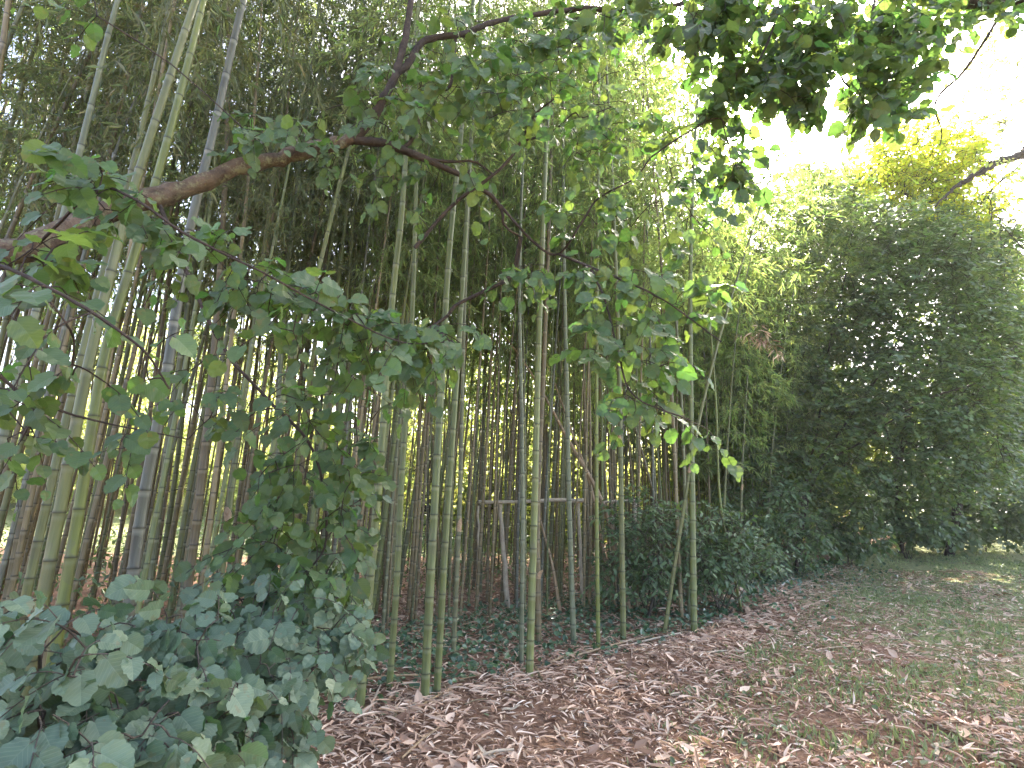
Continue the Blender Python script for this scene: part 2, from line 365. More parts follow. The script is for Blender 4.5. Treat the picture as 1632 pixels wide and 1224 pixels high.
g = mb.build('ground', M['ground']); tag(g, kind='structure')

# ------------------------------------------------------------ bamboo
def arc(P):
    return np.concatenate([[0], np.cumsum(np.linalg.norm(np.diff(P, axis=0), axis=1))])
def culm_mesh(name, P, r_base, mat, parent, sides=10, lo=.17, hi=.31, ring=True):
    """P: dense path points from the foot up. Tapered hollow-stem look with a ridge, wax ring and dark scar at every node."""
    s = arc(P); L = s[-1]; nodes = []; q = rng.uniform(.03, .12)
    while q < L: nodes.append(q); q += (lo + (hi - lo) * min(1, q / 3.0)) * rng.uniform(.93, 1.07)
    S = [0.0]; K = [1.0]; WX = [0]; DK = [0]
    for q in nodes:
        for d, k, wx, dk in ((-.045, .985, 0, 0), (-.022, .985, 1, 0), (-.006, 1.0, .8, 0), (0.0, 1.10, 0, 1), (.007, 1.06, 0, .5), (.016, .97, .0, 0)) if ring else ((-.03, 1, 0, 0), (0, 1.08, .5, .7), (.02, .98, 0, 0)):
            if 0 < q + d < L: S.append(q + d); K.append(k); WX.append(wx); DK.append(dk)
    S.append(L); K.append(1); WX.append(0); DK.append(0); S = np.array(S)
    o_ = np.argsort(S); S = S[o_]; K = np.array(K)[o_]; WX = np.array(WX)[o_]; DK = np.array(DK)[o_]
    PP = np.stack([np.interp(S, s, P[:, k]) for k in range(3)], -1)
    r = r_base * (1 - .88 * (S / L) ** 1.35) * K
    mb = MB(); tube(mb, PP, r, sides, np.stack([WX, DK, DK], -1))
    o = mb.build(name, mat, parent); return o, nodes

def foliage(P, start, dens=1.0, leaf_len=.115, blen=(.5, 1.15), low_bias=0, nsub=7, nleaf=5):
    """branches and leaves of one culm; returns two mesh collectors"""
    s = arc(P); L = s[-1]; mbw = MB(); mbl = MB()
    q = start; side = rng.uniform(0, 6.28); 
    WS, WE, LP, LT = [], [], [], []
    while q < L - .05:
        c = np.array([np.interp(q, s, P[:, k]) for k in range(3)])
        u = (q - start) / max(L - start, .1)
        ln = (.55 + .45 * math.sin(math.pi * min(1, u * .9 + .15)))
        for b in range(2 if rng.random() < .85 else 1):
            az = side + b * .9 + rng.uniform(-.5, .5)
            bl = rng.uniform(*blen) * ln
            out = np.array([math.cos(az), math.sin(az), 0]); upk = rng.uniform(.35, 1.0)
            t = np.linspace(0, 1, 5)[:, None]
            bp = c + out * bl * t + np.array([0, 0, 1]) * (upk * bl * t - (.55 + .35 * upk) * bl * t * t) + rng.normal(0, .015, (5, 3)) * t
            WS.append(bp[:-1]); WE.append(bp[1:])
            m = max(2, int(nsub * dens * bl / .8 + rng.random()))
            tt = rng.uniform(.18, 1.0, m); 
            sp = np.stack([np.interp(tt, t[:, 0], bp[:, k]) for k in range(3)], -1)
            sdv = nrm(out + rng.normal(0, .75, (m, 3)) + [0, 0, -.15]); sl_ = rng.uniform(.10, .30, m)[:, None]
            se = sp + sdv * sl_ + np.array([0, 0, -1]) * sl_ * .35
            WS.append(sp); WE.append(se)
            k = nleaf
            f = np.tile(np.linspace(.45, 1.0, k), m)[:, None]
            a = np.repeat(sp, k, 0); e = np.repeat(se, k, 0)
            LP.append(a + (e - a) * f)
            LT.append(nrm(np.repeat(sdv, k, 0) * .8 + rng.normal(0, .55, (m * k, 3)) + [0, 0, -.65]))
        side += 3.14 + rng.uniform(-.4, .4)
        q += rng.uniform(.20, .30)
    cs = np.append(np.arange(start - .1, L - .05, .25), L - .02); cp = np.stack([np.interp(cs, s, P[:, k]) for k in range(3)], -1); WS.append(cp[:-1]); WE.append(cp[1:])
    WS = np.concatenate(WS); WE = np.concatenate(WE); LP = np.concatenate(LP); LT = np.concatenate(LT)
    sticks(mbw, WS, WE, .0028, .0018)
    n = len(LP); LN = nrm(rng.normal(0, .6, (n, 3)) + [0, 0, 1.0])
    leaves(mbl, tpl_diamond(), LP, LT, LN, leaf_len * rng.uniform(.7, 1.25, n), .16)
    return mbw, mbl

GROUP_EDGE = 'bamboo culms standing along the edge of the grove'
def hand_culm(pts, y, dia, mat, label, H, start, leafmat='bamboo_leaf', dens=1.0, lo=.17, hi=.31, y_top=0.0, nsub=9):
    """pts: pixel points from low to high seen on the photograph; y: real depth of the foot; H: real height in metres"""
    P = at([p[0] for p in pts], [p[1] for p in pts], [y + y_top * k / max(1, len(pts) - 1) for k in range(len(pts))])
    d = P[0] - P[1]; d = d / abs(d[2]); z0 = float(gz(P[0][0], P[0][1])) - .04
    if P[0][2] > z0: P = np.vstack([P[0] + d * (P[0][2] - z0), P])
    else: P[0][2] = z0
    d = nrm(P[-1] - P[-2]); rem = H - P[-1][2]
    if rem > .3:
        k = 4; nod = np.array([.10 * rng.normal(), .06 * rng.normal() + .03, 0])
        for q in range(1, k + 1):
            f = q / k * rem; P = np.vstack([P, P[-1] + d * rem / k + nod * q * .35])
    Q = catmull(P, 60)
    base = Q[0].copy(); base[2] += .04
    e = empty('bamboo', base, label, 'bamboo', GROUP_EDGE); Ql = Q - base
    culm_mesh('culm', Ql, dia / 2 * 1.05, M[mat], e, 12, lo, hi)
    for q in rng.uniform(.15, 2.6, 1 if rng.random() < .3 else 0):
        c = np.array([np.interp(q, arc(Ql), Ql[:, k]) for k in range(3)]); a0 = rng.uniform(-2.6, -.5); hh = rng.uniform(.10, .20)
        u = np.linspace(0, 1, 6)[:, None]; v = np.linspace(-1, 1, 7)[None]; an = a0 + v * 1.35 * (1 - u ** 2 * .9); rr = dia / 2 * (1.10 + .9 * u ** 1.5 * rng.uniform(.4, 1.2))
        ax = np.array([np.interp(q + .3, arc(Ql), Ql[:, k]) for k in range(3)]) - c; ax = ax / .3
        Vs = c + ax * (u * hh)[..., None] + np.stack([rr * np.cos(an), rr * np.sin(an), 0 * an], -1)
        ii = np.arange(5)[:, None] * 7 + np.arange(6)[None]; mb = MB(); mb.add(Vs.reshape(-1, 3), np.stack([ii, ii + 1, ii + 8, ii + 7], -1).reshape(-1, 4)); mb.build('sheath', M['sheath'], e)
    a, b = foliage(Ql, start, dens, nsub=nsub); a.build('branches', M['branchlet'], e, False); b.build('foliage', M[leafmat], e, False)
    return e

# pixel paths measured on the photograph, real depth of the foot, real thickness
H_ = [
 ([(58, 1010), (98, 800), (146, 560), (205, 330), (262, 150), (312, 0)], 2.75, .056, 'yellow', 'yellow green bamboo, left culm of the touching pair rising behind the leafy bush', 10, 4.8),
 ([(92, 1010), (128, 800), (168, 560), (216, 400), (268, 220), (322, 10)], 2.95, .056, 'bright', 'yellow green bamboo, right culm of the touching pair rising behind the leafy bush', 10.5, 4.9),
 ([(28, 1010), (75, 800), (110, 650), (178, 380), (208, 280), (255, 80)], 3.7, .056, 'yellow', 'dull yellow bamboo left of the touching pair of thick culms', 10, 4.2),
 ([(-20, 800), (40, 560), (100, 350), (140, 190), (188, 0)], 3.3, .052, 'greygreen', 'greyish bamboo crossing the lichened limb, leftmost of the thick culms', 10, 5.0),
 ([(203, 985), (228, 800), (262, 620), (300, 380), (345, 190), (388, 0)], 3.3, .066, 'grey', 'thick slate grey bamboo with broad white node rings', 11, 4.6),
 ([(390, 975), (415, 830), (450, 640), (505, 440), (550, 260), (586, 150)], 5.3, .060, 'green', 'bright green bamboo leaning right through the hanging hazel leaves', 10, 4.8),
 ([(355, 900), (372, 760), (405, 520), (430, 330)], 5.6, .06, 'yellow', 'yellowish bamboo just left of the green leaning culm', 11, 5),
 ([(440, 760), (450, 520), (470, 330)], 6.2, .07, 'greygreen', 'grey green bamboo half hidden behind the hanging hazel leaves', 11, 5),
 ([(460, 940), (472, 760), (500, 560)], 6.6, .06, 'bright', 'slim bright bamboo standing behind the hanging hazel shoots', 11, 5),
 ([(575, 1112), (592, 900), (606, 740), (625, 480), (641, 330), (655, 120)], 4.5, .068, 'green', 'green bamboo at the edge of the litter, first culm right of the leafy bush', 11, 5.0),
 ([(621, 1088), (632, 930), (644, 700), (656, 520), (663, 300), (665, 100)], 4.95, .056, 'green', 'slender olive green bamboo between two stouter green culms', 10.5, 5.3),
 ([(678, 1084), (690, 850), (704, 600), (716, 400), (736, 200)], 4.7, .070, 'green', 'pale green bamboo with white node rings, left of the close parallel pair', 11, 5.4),
 ([(698, 1072), (712, 830), (728, 600), (741, 390), (752, 200)], 4.85, .058, 'green', 'narrower green bamboo, right of the close parallel pair', 11, 5.4),
 ([(724, 1012), (733, 800), (737, 620), (741, 480)], 6.0, .050, 'olive', 'thin olive bamboo standing right behind the close parallel pair', 10, 5),
 ([(845, 1033), (852, 800), (858, 560), (864, 400), (870, 240)], 5.5, .072, 'green', 'stout pale green bamboo in front of the wooden rail', 12, 5.6),
 ([(831, 1022), (833, 830), (831, 640), (828, 450)], 6.0, .050, 'greygreen', 'thin grey green bamboo just left of the stout culm before the rail', 11, 5.6),
 ([(858, 986), (857, 800), (866, 600)], 6.9, .070, 'brown', 'brownish bamboo tucked right behind the stout culm before the rail', 12, 5.6),
 ([(913, 984), (907, 800), (904, 640), (900, 480)], 6.9, .066, 'greygreen', 'dusky green bamboo crossing the right end of the wooden rail', 12, 5.2),
 ([(953, 992), (951, 800), (951, 600), (953, 320), (956, 30)], 6.7, .048, 'bright', 'very straight slim yellow green bamboo left of the dark evergreen shrub', 13, 5.6),
 ([(993, 984), (990, 800), (988, 660), (984, 500)], 7.0, .070, 'yellow', 'yellow green bamboo standing in front of the dark evergreen shrub', 12, 5.6),
 ([(1063, 982), (1085, 840), (1112, 680), (1146, 540), (1182, 420), (1215, 320)], 7.3, .050, 'yellow', 'slender bamboo leaning right behind the last upright culm', 9, 4.6),
 ([(1106, 1000), (1104, 850), (1102, 700), (1100, 520), (1101, 400)], 7.3, .080, 'green', 'upright green bamboo, last one at the edge of the litter before the shrubs', 11, 5.2),
 ([(1176, 945), (1148, 800), (1141, 640)], 8.7, .040, 'bright', 'thin yellow bamboo among low shrubs right of the last upright culm', 9, 5),
 ([(1078, 800), (1071, 640), (1060, 500)], 8.2, .062, 'brown', 'brown bamboo rising out of the evergreen shrub', 11, 5),
 ([(1092, 800), (1086, 640), (1078, 520)], 8.4, .055, 'olive', 'olive bamboo beside the brown one rising out of the evergreen shrub', 11, 5),
 ([(1222, 890), (1232, 700), (1262, 480), (1300, 330), (1345, 235)], 12.0, .05, 'olive', 'arching bamboo plume bending right above the low shrubs, tallest of the arching ones', 11.0, 3.0, 'bamboo_leaf_dark'),
 ([(1180, 900), (1185, 700), (1202, 480), (1225, 330), (1252, 250)], 11.5, .05, 'olive', 'nearly upright leafy bamboo between the last green culm and the arching plume', 10.6, 3.0, 'bamboo_leaf'),
 ([(1262, 890), (1290, 700), (1335, 520), (1385, 400), (1430, 330)], 13.0, .05, 'olive', 'arching bamboo bending far right over the dark maple', 9.6, 3.0, 'bamboo_leaf_dark'),
 ([(1150, 900), (1160, 700), (1178, 500), (1215, 360), (1275, 290)], 10.5, .045, 'yellow', 'arching bamboo with drooping leaf sprays right of the last green culm', 9.4, 2.4, 'bamboo_leaf'),
 ([(1240, 890), (1252, 700), (1290, 480), (1340, 380), (1395, 330)], 12.5, .045, 'olive', 'lower arching bamboo under the tallest plume', 9.2, 2.6, 'bamboo_leaf'),
]
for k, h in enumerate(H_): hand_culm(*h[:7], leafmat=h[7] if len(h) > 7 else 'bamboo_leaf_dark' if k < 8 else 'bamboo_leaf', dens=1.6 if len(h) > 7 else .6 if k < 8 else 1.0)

# ---- shared culm shapes for the inner grove
def straight(Ht, bend):
    z = np.linspace(0, 1, 40); a = rng.uniform(0, 6.28)
    k = bend * z ** 2.6
    return np.stack([k * math.cos(a) + .03 * np.sin(z * 9), k * math.sin(a) + .03 * np.cos(z * 7), z * Ht], -1)
proto = []
for k in range(9):
    Ht = [9.5, 10.5, 11, 11.5, 12, 12.5, 13, 8.5, 10][k]
    P = straight(Ht, rng.uniform(.3, 1.6))
    o, nd = culm_mesh('culm', P, [.036, .032, .040, .028, .043, .034, .038, .024, .046][k], M['brown'], None, 8, .16, .32)
    a, b = foliage(P, [3.6, 4.3, 4.0, 5.0, 4.6, 5.2, 5.0, 3.2, 4.4][k], 1.12, leaf_len=.13, blen=(.6, 1.3), nleaf=6)
    br = a.build('branches', M['branchlet'], None, False); fo = b.build('foliage', M['bamboo_leaf'], None, False)
    proto.append((o.data, br.data, fo.data, Ht))
    for q in (o, br, fo): bpy.data.objects.remove(q)
# short bushy culms for the low right end
for k in range(3):
    Ht = [8.6, 10.0, 11.2][k]; P = straight(Ht, rng.uniform(1.0, 2.0))
    o, nd = culm_mesh('culm', P, [.018, .022, .026][k], M['brown'], None, 8, .16, .3)
    a, b = foliage(P, [1.6, 2.0, 2.4][k], 1.7, leaf_len=.19, blen=(.6, 1.4), nleaf=6)
    br = a.build('branches', M['branchlet'], None, False); fo = b.build('foliage', M['bamboo_leaf'], None, False)
    proto.append((o.data, br.data, fo.data, Ht))
    for q in (o, br, fo): bpy.data.objects.remove(q)

def place(vi, x, y, mat, leafmat, rz, lean, laz, sc, label, group, name='bamboo'):
    z = float(gz(x, y)) - .03
    e = empty(name, (x, y, z), label, 'bamboo', group)
    e.rotation_mode = 'XYZ'
    e.matrix_world = Matrix.Translation((x, y, z)) @ Matrix.Rotation(lean, 4, Vector((math.cos(laz), math.sin(laz), 0))) @ Matrix.Rotation(rz, 4, 'Z') @ Matrix.Diagonal((sc, sc, 1, 1))
    bare = x / y < -.26 and rng.random() < .35
    for dt, nm, mt in zip(proto[vi][:3], ('culm', 'branches', 'foliage'), (mat, None, leafmat)):
        if bare and nm == 'foliage': continue
        c = bpy.data.objects.new(nm, dt); COL.objects.link(c); c.parent = e
        if mt: c.material_slots[0].link = 'OBJECT'; c.material_slots[0].material = M[mt]
    return e

hb = [at(h[0][0][0], h[0][0][1], h[1])[:2] for h in H_]
spots = []; allp = list(hb)
def try_place(n, xr, dr, mind, keep=lambda x, y: True):
    got = 0; t = 0
    while got < n and t < n * 40:
        t += 1; x = rng.uniform(*xr); y = dense(x) + rng.uniform(*dr) if dr else 0
        if abs(x) > 1.02 * y + 1.2 or y < 2.2: continue
        if not keep(x, y): continue
        d = min((x - a) ** 2 + (y - b) ** 2 for a, b in allp)
        if d < mind ** 2: continue
        allp.append((x, y)); spots.append((x, y)); got += 1
try_place(150, (-9, 5.0), (0, 3.2), .22)
try_place(120, (-14, 7.5), (2.5, 7.0), .28)
try_place(38, (-12, -1.5), (1.0, 6.0), .2)
nfront = len(spots)
try_place(46, (-2.6, 2.6), (-1.0, 1.2), .19)
cd = {'yellow': 'yellowish', 'brown': 'brown', 'olive': 'olive', 'green': 'green', 'grey': 'grey', 'greygreen': 'grey green'}
def zone(x, y):
    a = x / y; d = y - dense(x)
    where = ('far left behind the near hazel leaves' if a < -.72 else 'left behind the thick yellow pair' if a < -.5 else 'behind the hanging hazel shoots' if a < -.28
             else 'behind the close parallel pair' if a < -.05 else 'behind the wooden rail' if a < .12 else 'behind the dark evergreen shrub' if a < .36 else 'behind the right hand shrubs')
    return where, ('front' if d < 1.3 else 'inner' if d < 3.6 else 'rear')
order = sorted(range(len(spots)), key=lambda k: math.hypot(*spots[k])); rest = [spots[k] for k in order[224:]]
for si in order[:224]:
    x, y = spots[si]; left = x / y < -.3
    mat = rng.choice(['brown', 'olive', 'yellow', 'grey', 'green'], p=[.54, .26, .12, .03, .05] if left else [.5, .25, .13, .05, .07]); la = rng.uniform(0, 6.28); ln_ = abs(rng.normal(0, .035)); sx_ = ln_ * math.sin(la)
    pose = 'leaning left' if sx_ < -.018 else 'leaning right' if sx_ > .018 else 'upright'
    where, row = zone(x, y); vi = int(rng.integers(0, 9))
    thick = 'thin' if si >= nfront else 'stout' if vi in (2, 4, 8) else 'slim' if vi in (3, 7) else 'mid sized'
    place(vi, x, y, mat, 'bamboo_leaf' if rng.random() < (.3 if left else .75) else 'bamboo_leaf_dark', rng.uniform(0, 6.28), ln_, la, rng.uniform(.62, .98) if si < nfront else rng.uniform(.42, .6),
          f'{thick} {cd[str(mat)]} bamboo {pose}, {row} row, {where}', 'bamboo culms inside the shaded grove')

# the rest of the grove, one mass nobody could count
mb = MB(); ml = MB(); cnt = 0
spots = []
try_place(230, (-16, 12), (3.5, 8.5), .17); spots = rest + spots
for (x, y) in spots:
    z = np.linspace(0, 1, 7); Ht = rng.uniform(7, 11); lx, ly = rng.normal(0, .4, 2)
    P = np.stack([x + lx * z ** 2, y + ly * z ** 2, float(gz(x, y)) - .05 + z * Ht], -1)
    tube(mb, P, rng.uniform(.015, .03) * (1 - .8 * z), 5, cap=False)
    if rng.random() < (.32 if x / y < -.2 else .55):
        aa, bb = foliage(P, rng.uniform(3.5, 6.5), .55, leaf_len=.19, nleaf=4, nsub=5)
        for V, F_, A_, U_ in zip(bb.V, bb.F, bb.A, bb.UV): mb.add(V, F_, A_, U_, 1)
o = mb.build('distant_bamboo', [M['brown'], M['bamboo_leaf']]); tag(o, 'mass of thin bamboo stems at the far side of the grove', 'bamboo thicket', kind='stuff')

# low right end of the grove: short bushy bamboo
spots = []
def keepr(x, y): return x > 3.2
try_place(42, (2.8, 10.5), (-.4, 4.5), .45, keepr)
for (x, y) in spots:
    vi = int(rng.integers(9, 12))
    place(vi, x, y, rng.choice(['olive', 'yellow', 'green']), rng.choice(['bamboo_leaf', 'bamboo_leaf_dark']), rng.uniform(0, 6.28), abs(rng.normal(0, .07)), rng.uniform(0, 6.28), rng.uniform(.9, 1.2),
          f'{["short", "bushy", "arching"][vi - 9]} leafy bamboo at the low end, {"nearest the path" if y < 12.2 else "farther back" if y < 14.5 else "at the very back"}, {"left" if x < 5 else "middle" if x < 7.5 else "right"} part', 'short bushy bamboos at the right end of the grove')

# ------------------------------------------------------------ broadleaf growth
def grow(limbs, clusters, leafspec, wood_r=.0035, gather=None):
    """limbs: list of (points Nx3, r0, r1, sides). clusters: list of (sampler of n points, n). Returns wood and leaf collectors; every twig is rooted on the nearest wood."""
    wood = MB(); lv = MB(); sk = []
    for li, (P, r0, r1, sides) in enumerate(limbs):
        two = 1 if leafspec.get('two') else 0
        P = np.asarray(P, float); n = max(8, int(arc(P)[-1] / .06)); n = min(n, 60); Q = catmull(P, n)
        Q[1:-1] += rng.normal(0, .35, (n - 2, 3)) * (r0 * .25)
        tube(wood, Q, np.linspace(r0, r1, n) * (1 + .12 * rng.uniform(-1, 1, n)), sides, bump=.10, mi=two if li else 0)
        sk.append(Q[::2])
    sk = np.concatenate(sk)
    pts = np.concatenate([c for c in clusters])
    d = np.array([np.min(np.sum((sk - p) ** 2, 1)) for p in pts]); order = np.argsort(d)
    buf = np.zeros((len(sk) + len(pts) * 4, 3)); nb = len(sk); buf[:nb] = sk
    WS, WE, LP, LT, LN, LS, LV = [], [], [], [], [], [], []
    sp = leafspec; WR = []
    for k in order:
        p = pts[k]; dd = np.sum((buf[:nb] - p) ** 2, 1); j = int(np.argmin(dd)); a = buf[j].copy(); dist = math.sqrt(dd[j])
        dirv = nrm(p - a) if dist > .02 else rdir(1)[0]
        tl = sp['twig'] * rng.uniform(.6, 1.3)
        if dist > .05:
            mid = (a + p) / 2 + rng.normal(0, .06, 3) * dist + np.array([0, 0, .10 * dist])
            q = catmull(np.array([a, mid, p]), 5)
            WS.append(q[:-1]); WE.append(q[1:]); WR.append(np.full(4, wood_r * min(2.6, .8 + dist)))
            buf[nb:nb + 4] = q[1:]; nb += 4
        tdir = nrm(dirv * sp.get('follow', .6) + rdir(1)[0] * .8 * np.array([1, 1, sp.get('flat', .6)]) + np.array(sp.get('bias', (0, 0, -.1))))
        n = int(sp['n'] * rng.uniform(.7, 1.3)) + 1; t = np.linspace(.05, 1, n)[:, None]
        C = p + tdir * tl * t + np.array([0, 0, -1]) * sp.get('droop', .2) * tl * t * t
        WS.append(np.vstack([p, C[:-1]])); WE.append(C); WR.append(np.full(n, wood_r * .55))
        sd_ = nrm(np.cross(tdir, [0, 0, 1]) + 1e-3) * np.where(np.arange(n) % 2, 1, -1)[:, None]
        T = nrm(sd_ * .9 + tdir * .6 + rng.normal(0, .35, (n, 3)) + np.array([0, 0, -sp.get('hang', .35)]))
        Nn = nrm(np.array(sp.get('face', (0, -.3, 1.0))) + rng.normal(0, sp.get('tumble', .4), (n, 3)))
        S = sp['size'] * rng.uniform(.5, 1.25, n) * (min(1.15, max(.9, p[1] / 2.8)) if sp.get('grade') else 1); S[-1] *= .8
        pet = S[:, None] * .22
        LP.append(C + T * pet); WS.append(C); WE.append(C + T * pet * 1.05); WR.append(np.full(n, wood_r * .35))
        LT.append(T + np.array([0, 0, -.15])); LN.append(Nn); LS.append(S); LV.append(rng.random() * .65 + .35 * rng.random(n))
    WR = np.concatenate(WR)
    sticks(wood, np.concatenate(WS), np.concatenate(WE), WR, WR * .85, mi=1 if leafspec.get('two') else 0)
    LP = np.concatenate(LP); LT = np.concatenate(LT); LN = np.concatenate(LN); LS = np.concatenate(LS); LV = np.concatenate(LV)
    tp = sp['tpl']; tp = tp if isinstance(tp, list) else [tp]
    pick = rng.integers(0, len(tp), len(LP))
    for k, t_ in enumerate(tp):
        m_ = pick == k; leaves(lv, t_, LP[m_], LT[m_], LN[m_], LS[m_], sp.get('w', 1.0) * rng.uniform(.85, 1.12, m_.sum()), LV[m_])
    return wood, lv
def ell(cx, cy, rx, ry, y0, y1, n, slope=0):
    """n points filling a slab of foliage; slope adds depth towards the right"""
    a = rng.uniform(0, 6.283, n); r = np.sqrt(rng.random(n))
    px = cx + rx * r * np.cos(a); py = cy + ry * r * np.sin(a)
    return at(px, py, rng.uniform(y0, y1, n) + slope * (px - cx))
def line(pts, y0, y1, n, jit=14):
    P = catmull(np.array([(a, b, 0) for a, b in pts], float), 60); k = rng.uniform(0, 59, n).astype(int)
    f = k / 59.0
    return at(P[k, 0] + rng.normal(0, jit, n), P[k, 1] + rng.normal(0, jit, n), y0 + (y1 - y0) * f + rng.normal(0, .05, n))
def pl(pts): return at([p[0] for p in pts], [p[1] for p in pts], [p[2] for p in pts])

BROAD = [tpl_broad(11, .05, .2, 1, .52), tpl_broad(11, .06, .34, 2, .5), tpl_broad(11, .045, .1, 3, .47), tpl_broad(11, .055, .28, 4, .56), tpl_broad(11, .07, .5, 5, .5), tpl_broad(11, .05, -.12, 6, .52)]
BROAD_LO = [tpl_heart6(.45), tpl_heart6(.5), tpl_heart6(.4)]

# ---- the old hazel reaching in from the left
root = np.array([-4.3, 2.6, 0.0])
fork = pl([(560, 222, 3.3)])[0]
M1 = np.vstack([[root + [0, 0, -.1], root + [.25, 0, .9], root + [.7, -.05, 1.7]], pl([(-60, 435, 2.5), (60, 390, 2.55), (150, 347, 2.7), (250, 314, 2.85), (350, 280, 3.0), (450, 250, 3.15), (520, 232, 3.25), (560, 222, 3.3)])])
limbs = [(M1, .082, .040, 12)]
limbs += [(pl(q), a * 1.25, b * 1.25, 8) for q, a, b in [
 ([(560, 222, 3.3), (592, 190, 3.3), (615, 150, 3.32), (632, 115, 3.35), (648, 50, 3.4), (660, -40, 3.45)], .030, .018),
 ([(632, 118, 3.35), (648, 105, 3.4), (664, 78, 3.45), (684, 62, 3.5), (744, 53, 3.6), (777, 38, 3.65), (844, 25, 3.8), (937, 13, 3.9), (977, 18, 3.95), (1064, 10, 4.0), (1160, -10, 4.1)], .022, .014),
 ([(560, 222, 3.3), (617, 230, 3.35), (677, 253, 3.4), (731, 277, 3.5), (761, 297, 3.55), (797, 327, 3.65), (804, 360, 3.7), (830, 377, 3.8)], .026, .005),
 ([(667, 192, 3.4), (672, 165, 3.4), (690, 146, 3.45), (715, 140, 3.5), (722, 112, 3.5), (726, 60, 3.6)], .010, .010),
 ([(640, 238, 3.37), (655, 225, 3.38), (664, 205, 3.4), (667, 192, 3.4)], .012, .010),
 ([(677, 253, 3.4), (720, 258, 3.45), (755, 257, 3.5), (785, 277, 3.5)], .010, .006),
 ([(761, 297, 3.55), (785, 280, 3.5), (815, 250, 3.5), (830, 225, 3.5), (855, 180, 3.5), (885, 155, 3.55), (912, 112, 3.6)], .011, .004),
 ([(661, 395, 3.6), (700, 350, 3.6), (727, 322, 3.6), (761, 297, 3.55)], .012, .010),
 ([(830, 226, 3.5), (880, 210, 3.5), (915, 180, 3.5), (928, 188, 3.5), (976, 170, 3.6)], .007, .003),
 ([(797, 327, 3.65), (850, 385, 3.7), (890, 405, 3.7), (930, 350, 3.6), (955, 315, 3.6), (1010, 285, 3.6), (1038, 250, 3.6)], .009, .004),
 ([(830, 377, 3.8), (820, 430, 3.9), (797, 451, 3.9), (757, 471, 3.9), (724, 488, 3.9), (711, 505, 3.9), (668, 530, 3.9), (600, 545, 3.9)], .016, .008),
 ([(890, 405, 3.7), (940, 425, 3.4), (1000, 450, 3.2), (1060, 480, 3.1), (1150, 545, 3.0)], .008, .003),
 ([(940, 425, 3.4), (965, 480, 3.3), (985, 560, 3.2), (1010, 630, 3.1), (1100, 670, 3.0)], .007, .003),
 ([(1038, 250, 3.6), (1090, 215, 3.6), (1150, 190, 3.6), (1175, 270, 3.6)], .006, .003),
 # front shoots that carry the drape of leaves on the left
 ([(60, 390, 2.55), (105, 345, 2.2), (150, 300, 1.9), (210, 315, 1.8), (300, 375, 1.8), (420, 435, 1.9), (540, 500, 2.1), (640, 545, 2.3), (720, 545, 2.5)], .006, .002),
 ([(-60, 435, 2.5), (-20, 420, 1.6), (60, 450, 1.45), (150, 500, 1.45), (230, 560, 1.5), (270, 620, 1.6)], .006, .002),
 ([(-20, 420, 1.6), (-20, 560, 1.7), (40, 630, 1.8), (150, 670, 2.0), (300, 700, 2.3)], .006, .002),
 ([(250, 314, 2.85), (300, 440, 2.8), (360, 560, 2.9), (430, 640, 3.0), (500, 720, 3.0), (520, 860, 3.0), (470, 930, 2.9)], .010, .004),
]]
cl = [
 line([(120, 285), (200, 310), (300, 375), (420, 435), (540, 500), (640, 545), (720, 545)], 1.75, 2.5, 62, 15),
 ell(50, 470, 70, 70, 1.25, 1.6, 9), ell(180, 590, 80, 40, 1.45, 1.8, 5), ell(40, 640, 80, 50, 1.6, 2.1, 6), ell(60, 380, 60, 30, 1.5, 1.7, 4),
 ell(110, 700, 110, 30, 1.9, 2.4, 7), ell(300, 630, 70, 50, 2.2, 2.7, 6),
 ell(410, 200, 75, 28, 2.7, 3.1, 11), ell(450, 480, 90, 50, 2.1, 2.5, 16), ell(590, 560, 70, 60, 2.4, 2.8, 18), ell(130, 15, 40, 25, 2.2, 2.4, 3),
 ell(440, 640, 80, 50, 2.6, 3.2, 12), ell(480, 760, 70, 110, 2.7, 3.3, 32), ell(560, 690, 50, 90, 2.8, 3.2, 11), ell(410, 860, 60, 90, 2.7, 3.2, 15), ell(520, 880, 60, 80, 2.7, 3.2, 20),
 ell(740, 90, 130, 60, 3.2, 3.9, 34), ell(840, 70, 100, 45, 3.3, 3.9, 28), ell(660, 160, 90, 60, 3.0, 3.6, 24), ell(800, 150, 110, 50, 3.1, 3.7, 32), ell(930, 130, 90, 60, 3.2, 3.7, 14), ell(600, 250, 110, 50, 3.1, 3.5, 12), ell(560, 180, 50, 30, 3.2, 3.4, 4),
 ell(700, 300, 100, 45, 3.3, 3.7, 9), ell(900, 230, 100, 50, 3.4, 3.7, 9), ell(1010, 240, 100, 60, 3.4, 3.8, 18), ell(960, 350, 90, 60, 3.4, 3.8, 14), ell(1060, 330, 90, 70, 3.4, 3.9, 20),
 ell(870, 435, 80, 22, 3.3, 3.8, 13), ell(980, 455, 80, 35, 3.1, 3.5, 17), ell(1090, 490, 70, 30, 2.9, 3.2, 13), ell(975, 540, 40, 50, 3.1, 3.4, 12), ell(1040, 560, 55, 35, 3.0, 3.3, 8), ell(1010, 620, 40, 35, 3.0, 3.3, 7), line([(1010, 640), (1060, 655), (1110, 672)], 3.1, 3.0, 6, 8),
 ell(720, 540, 60, 25, 2.6, 3.2, 8), ell(1165, 240, 30, 60, 3.5, 3.8, 9),
]
e = empty('hazel_tree', root, 'old hazel with a lichened limb reaching across from the left over the bamboo', 'tree')
wd, lv = grow(limbs, cl, dict(grade=1, two=1, twig=.20, n=5, size=.078, tpl=BROAD, hang=.55, tumble=.5, face=(0, -.75, .75), droop=.4, bias=(0, -.1, -.25)))
def local(mb, o): mb.V = [v - np.array(o) for v in mb.V]; return mb
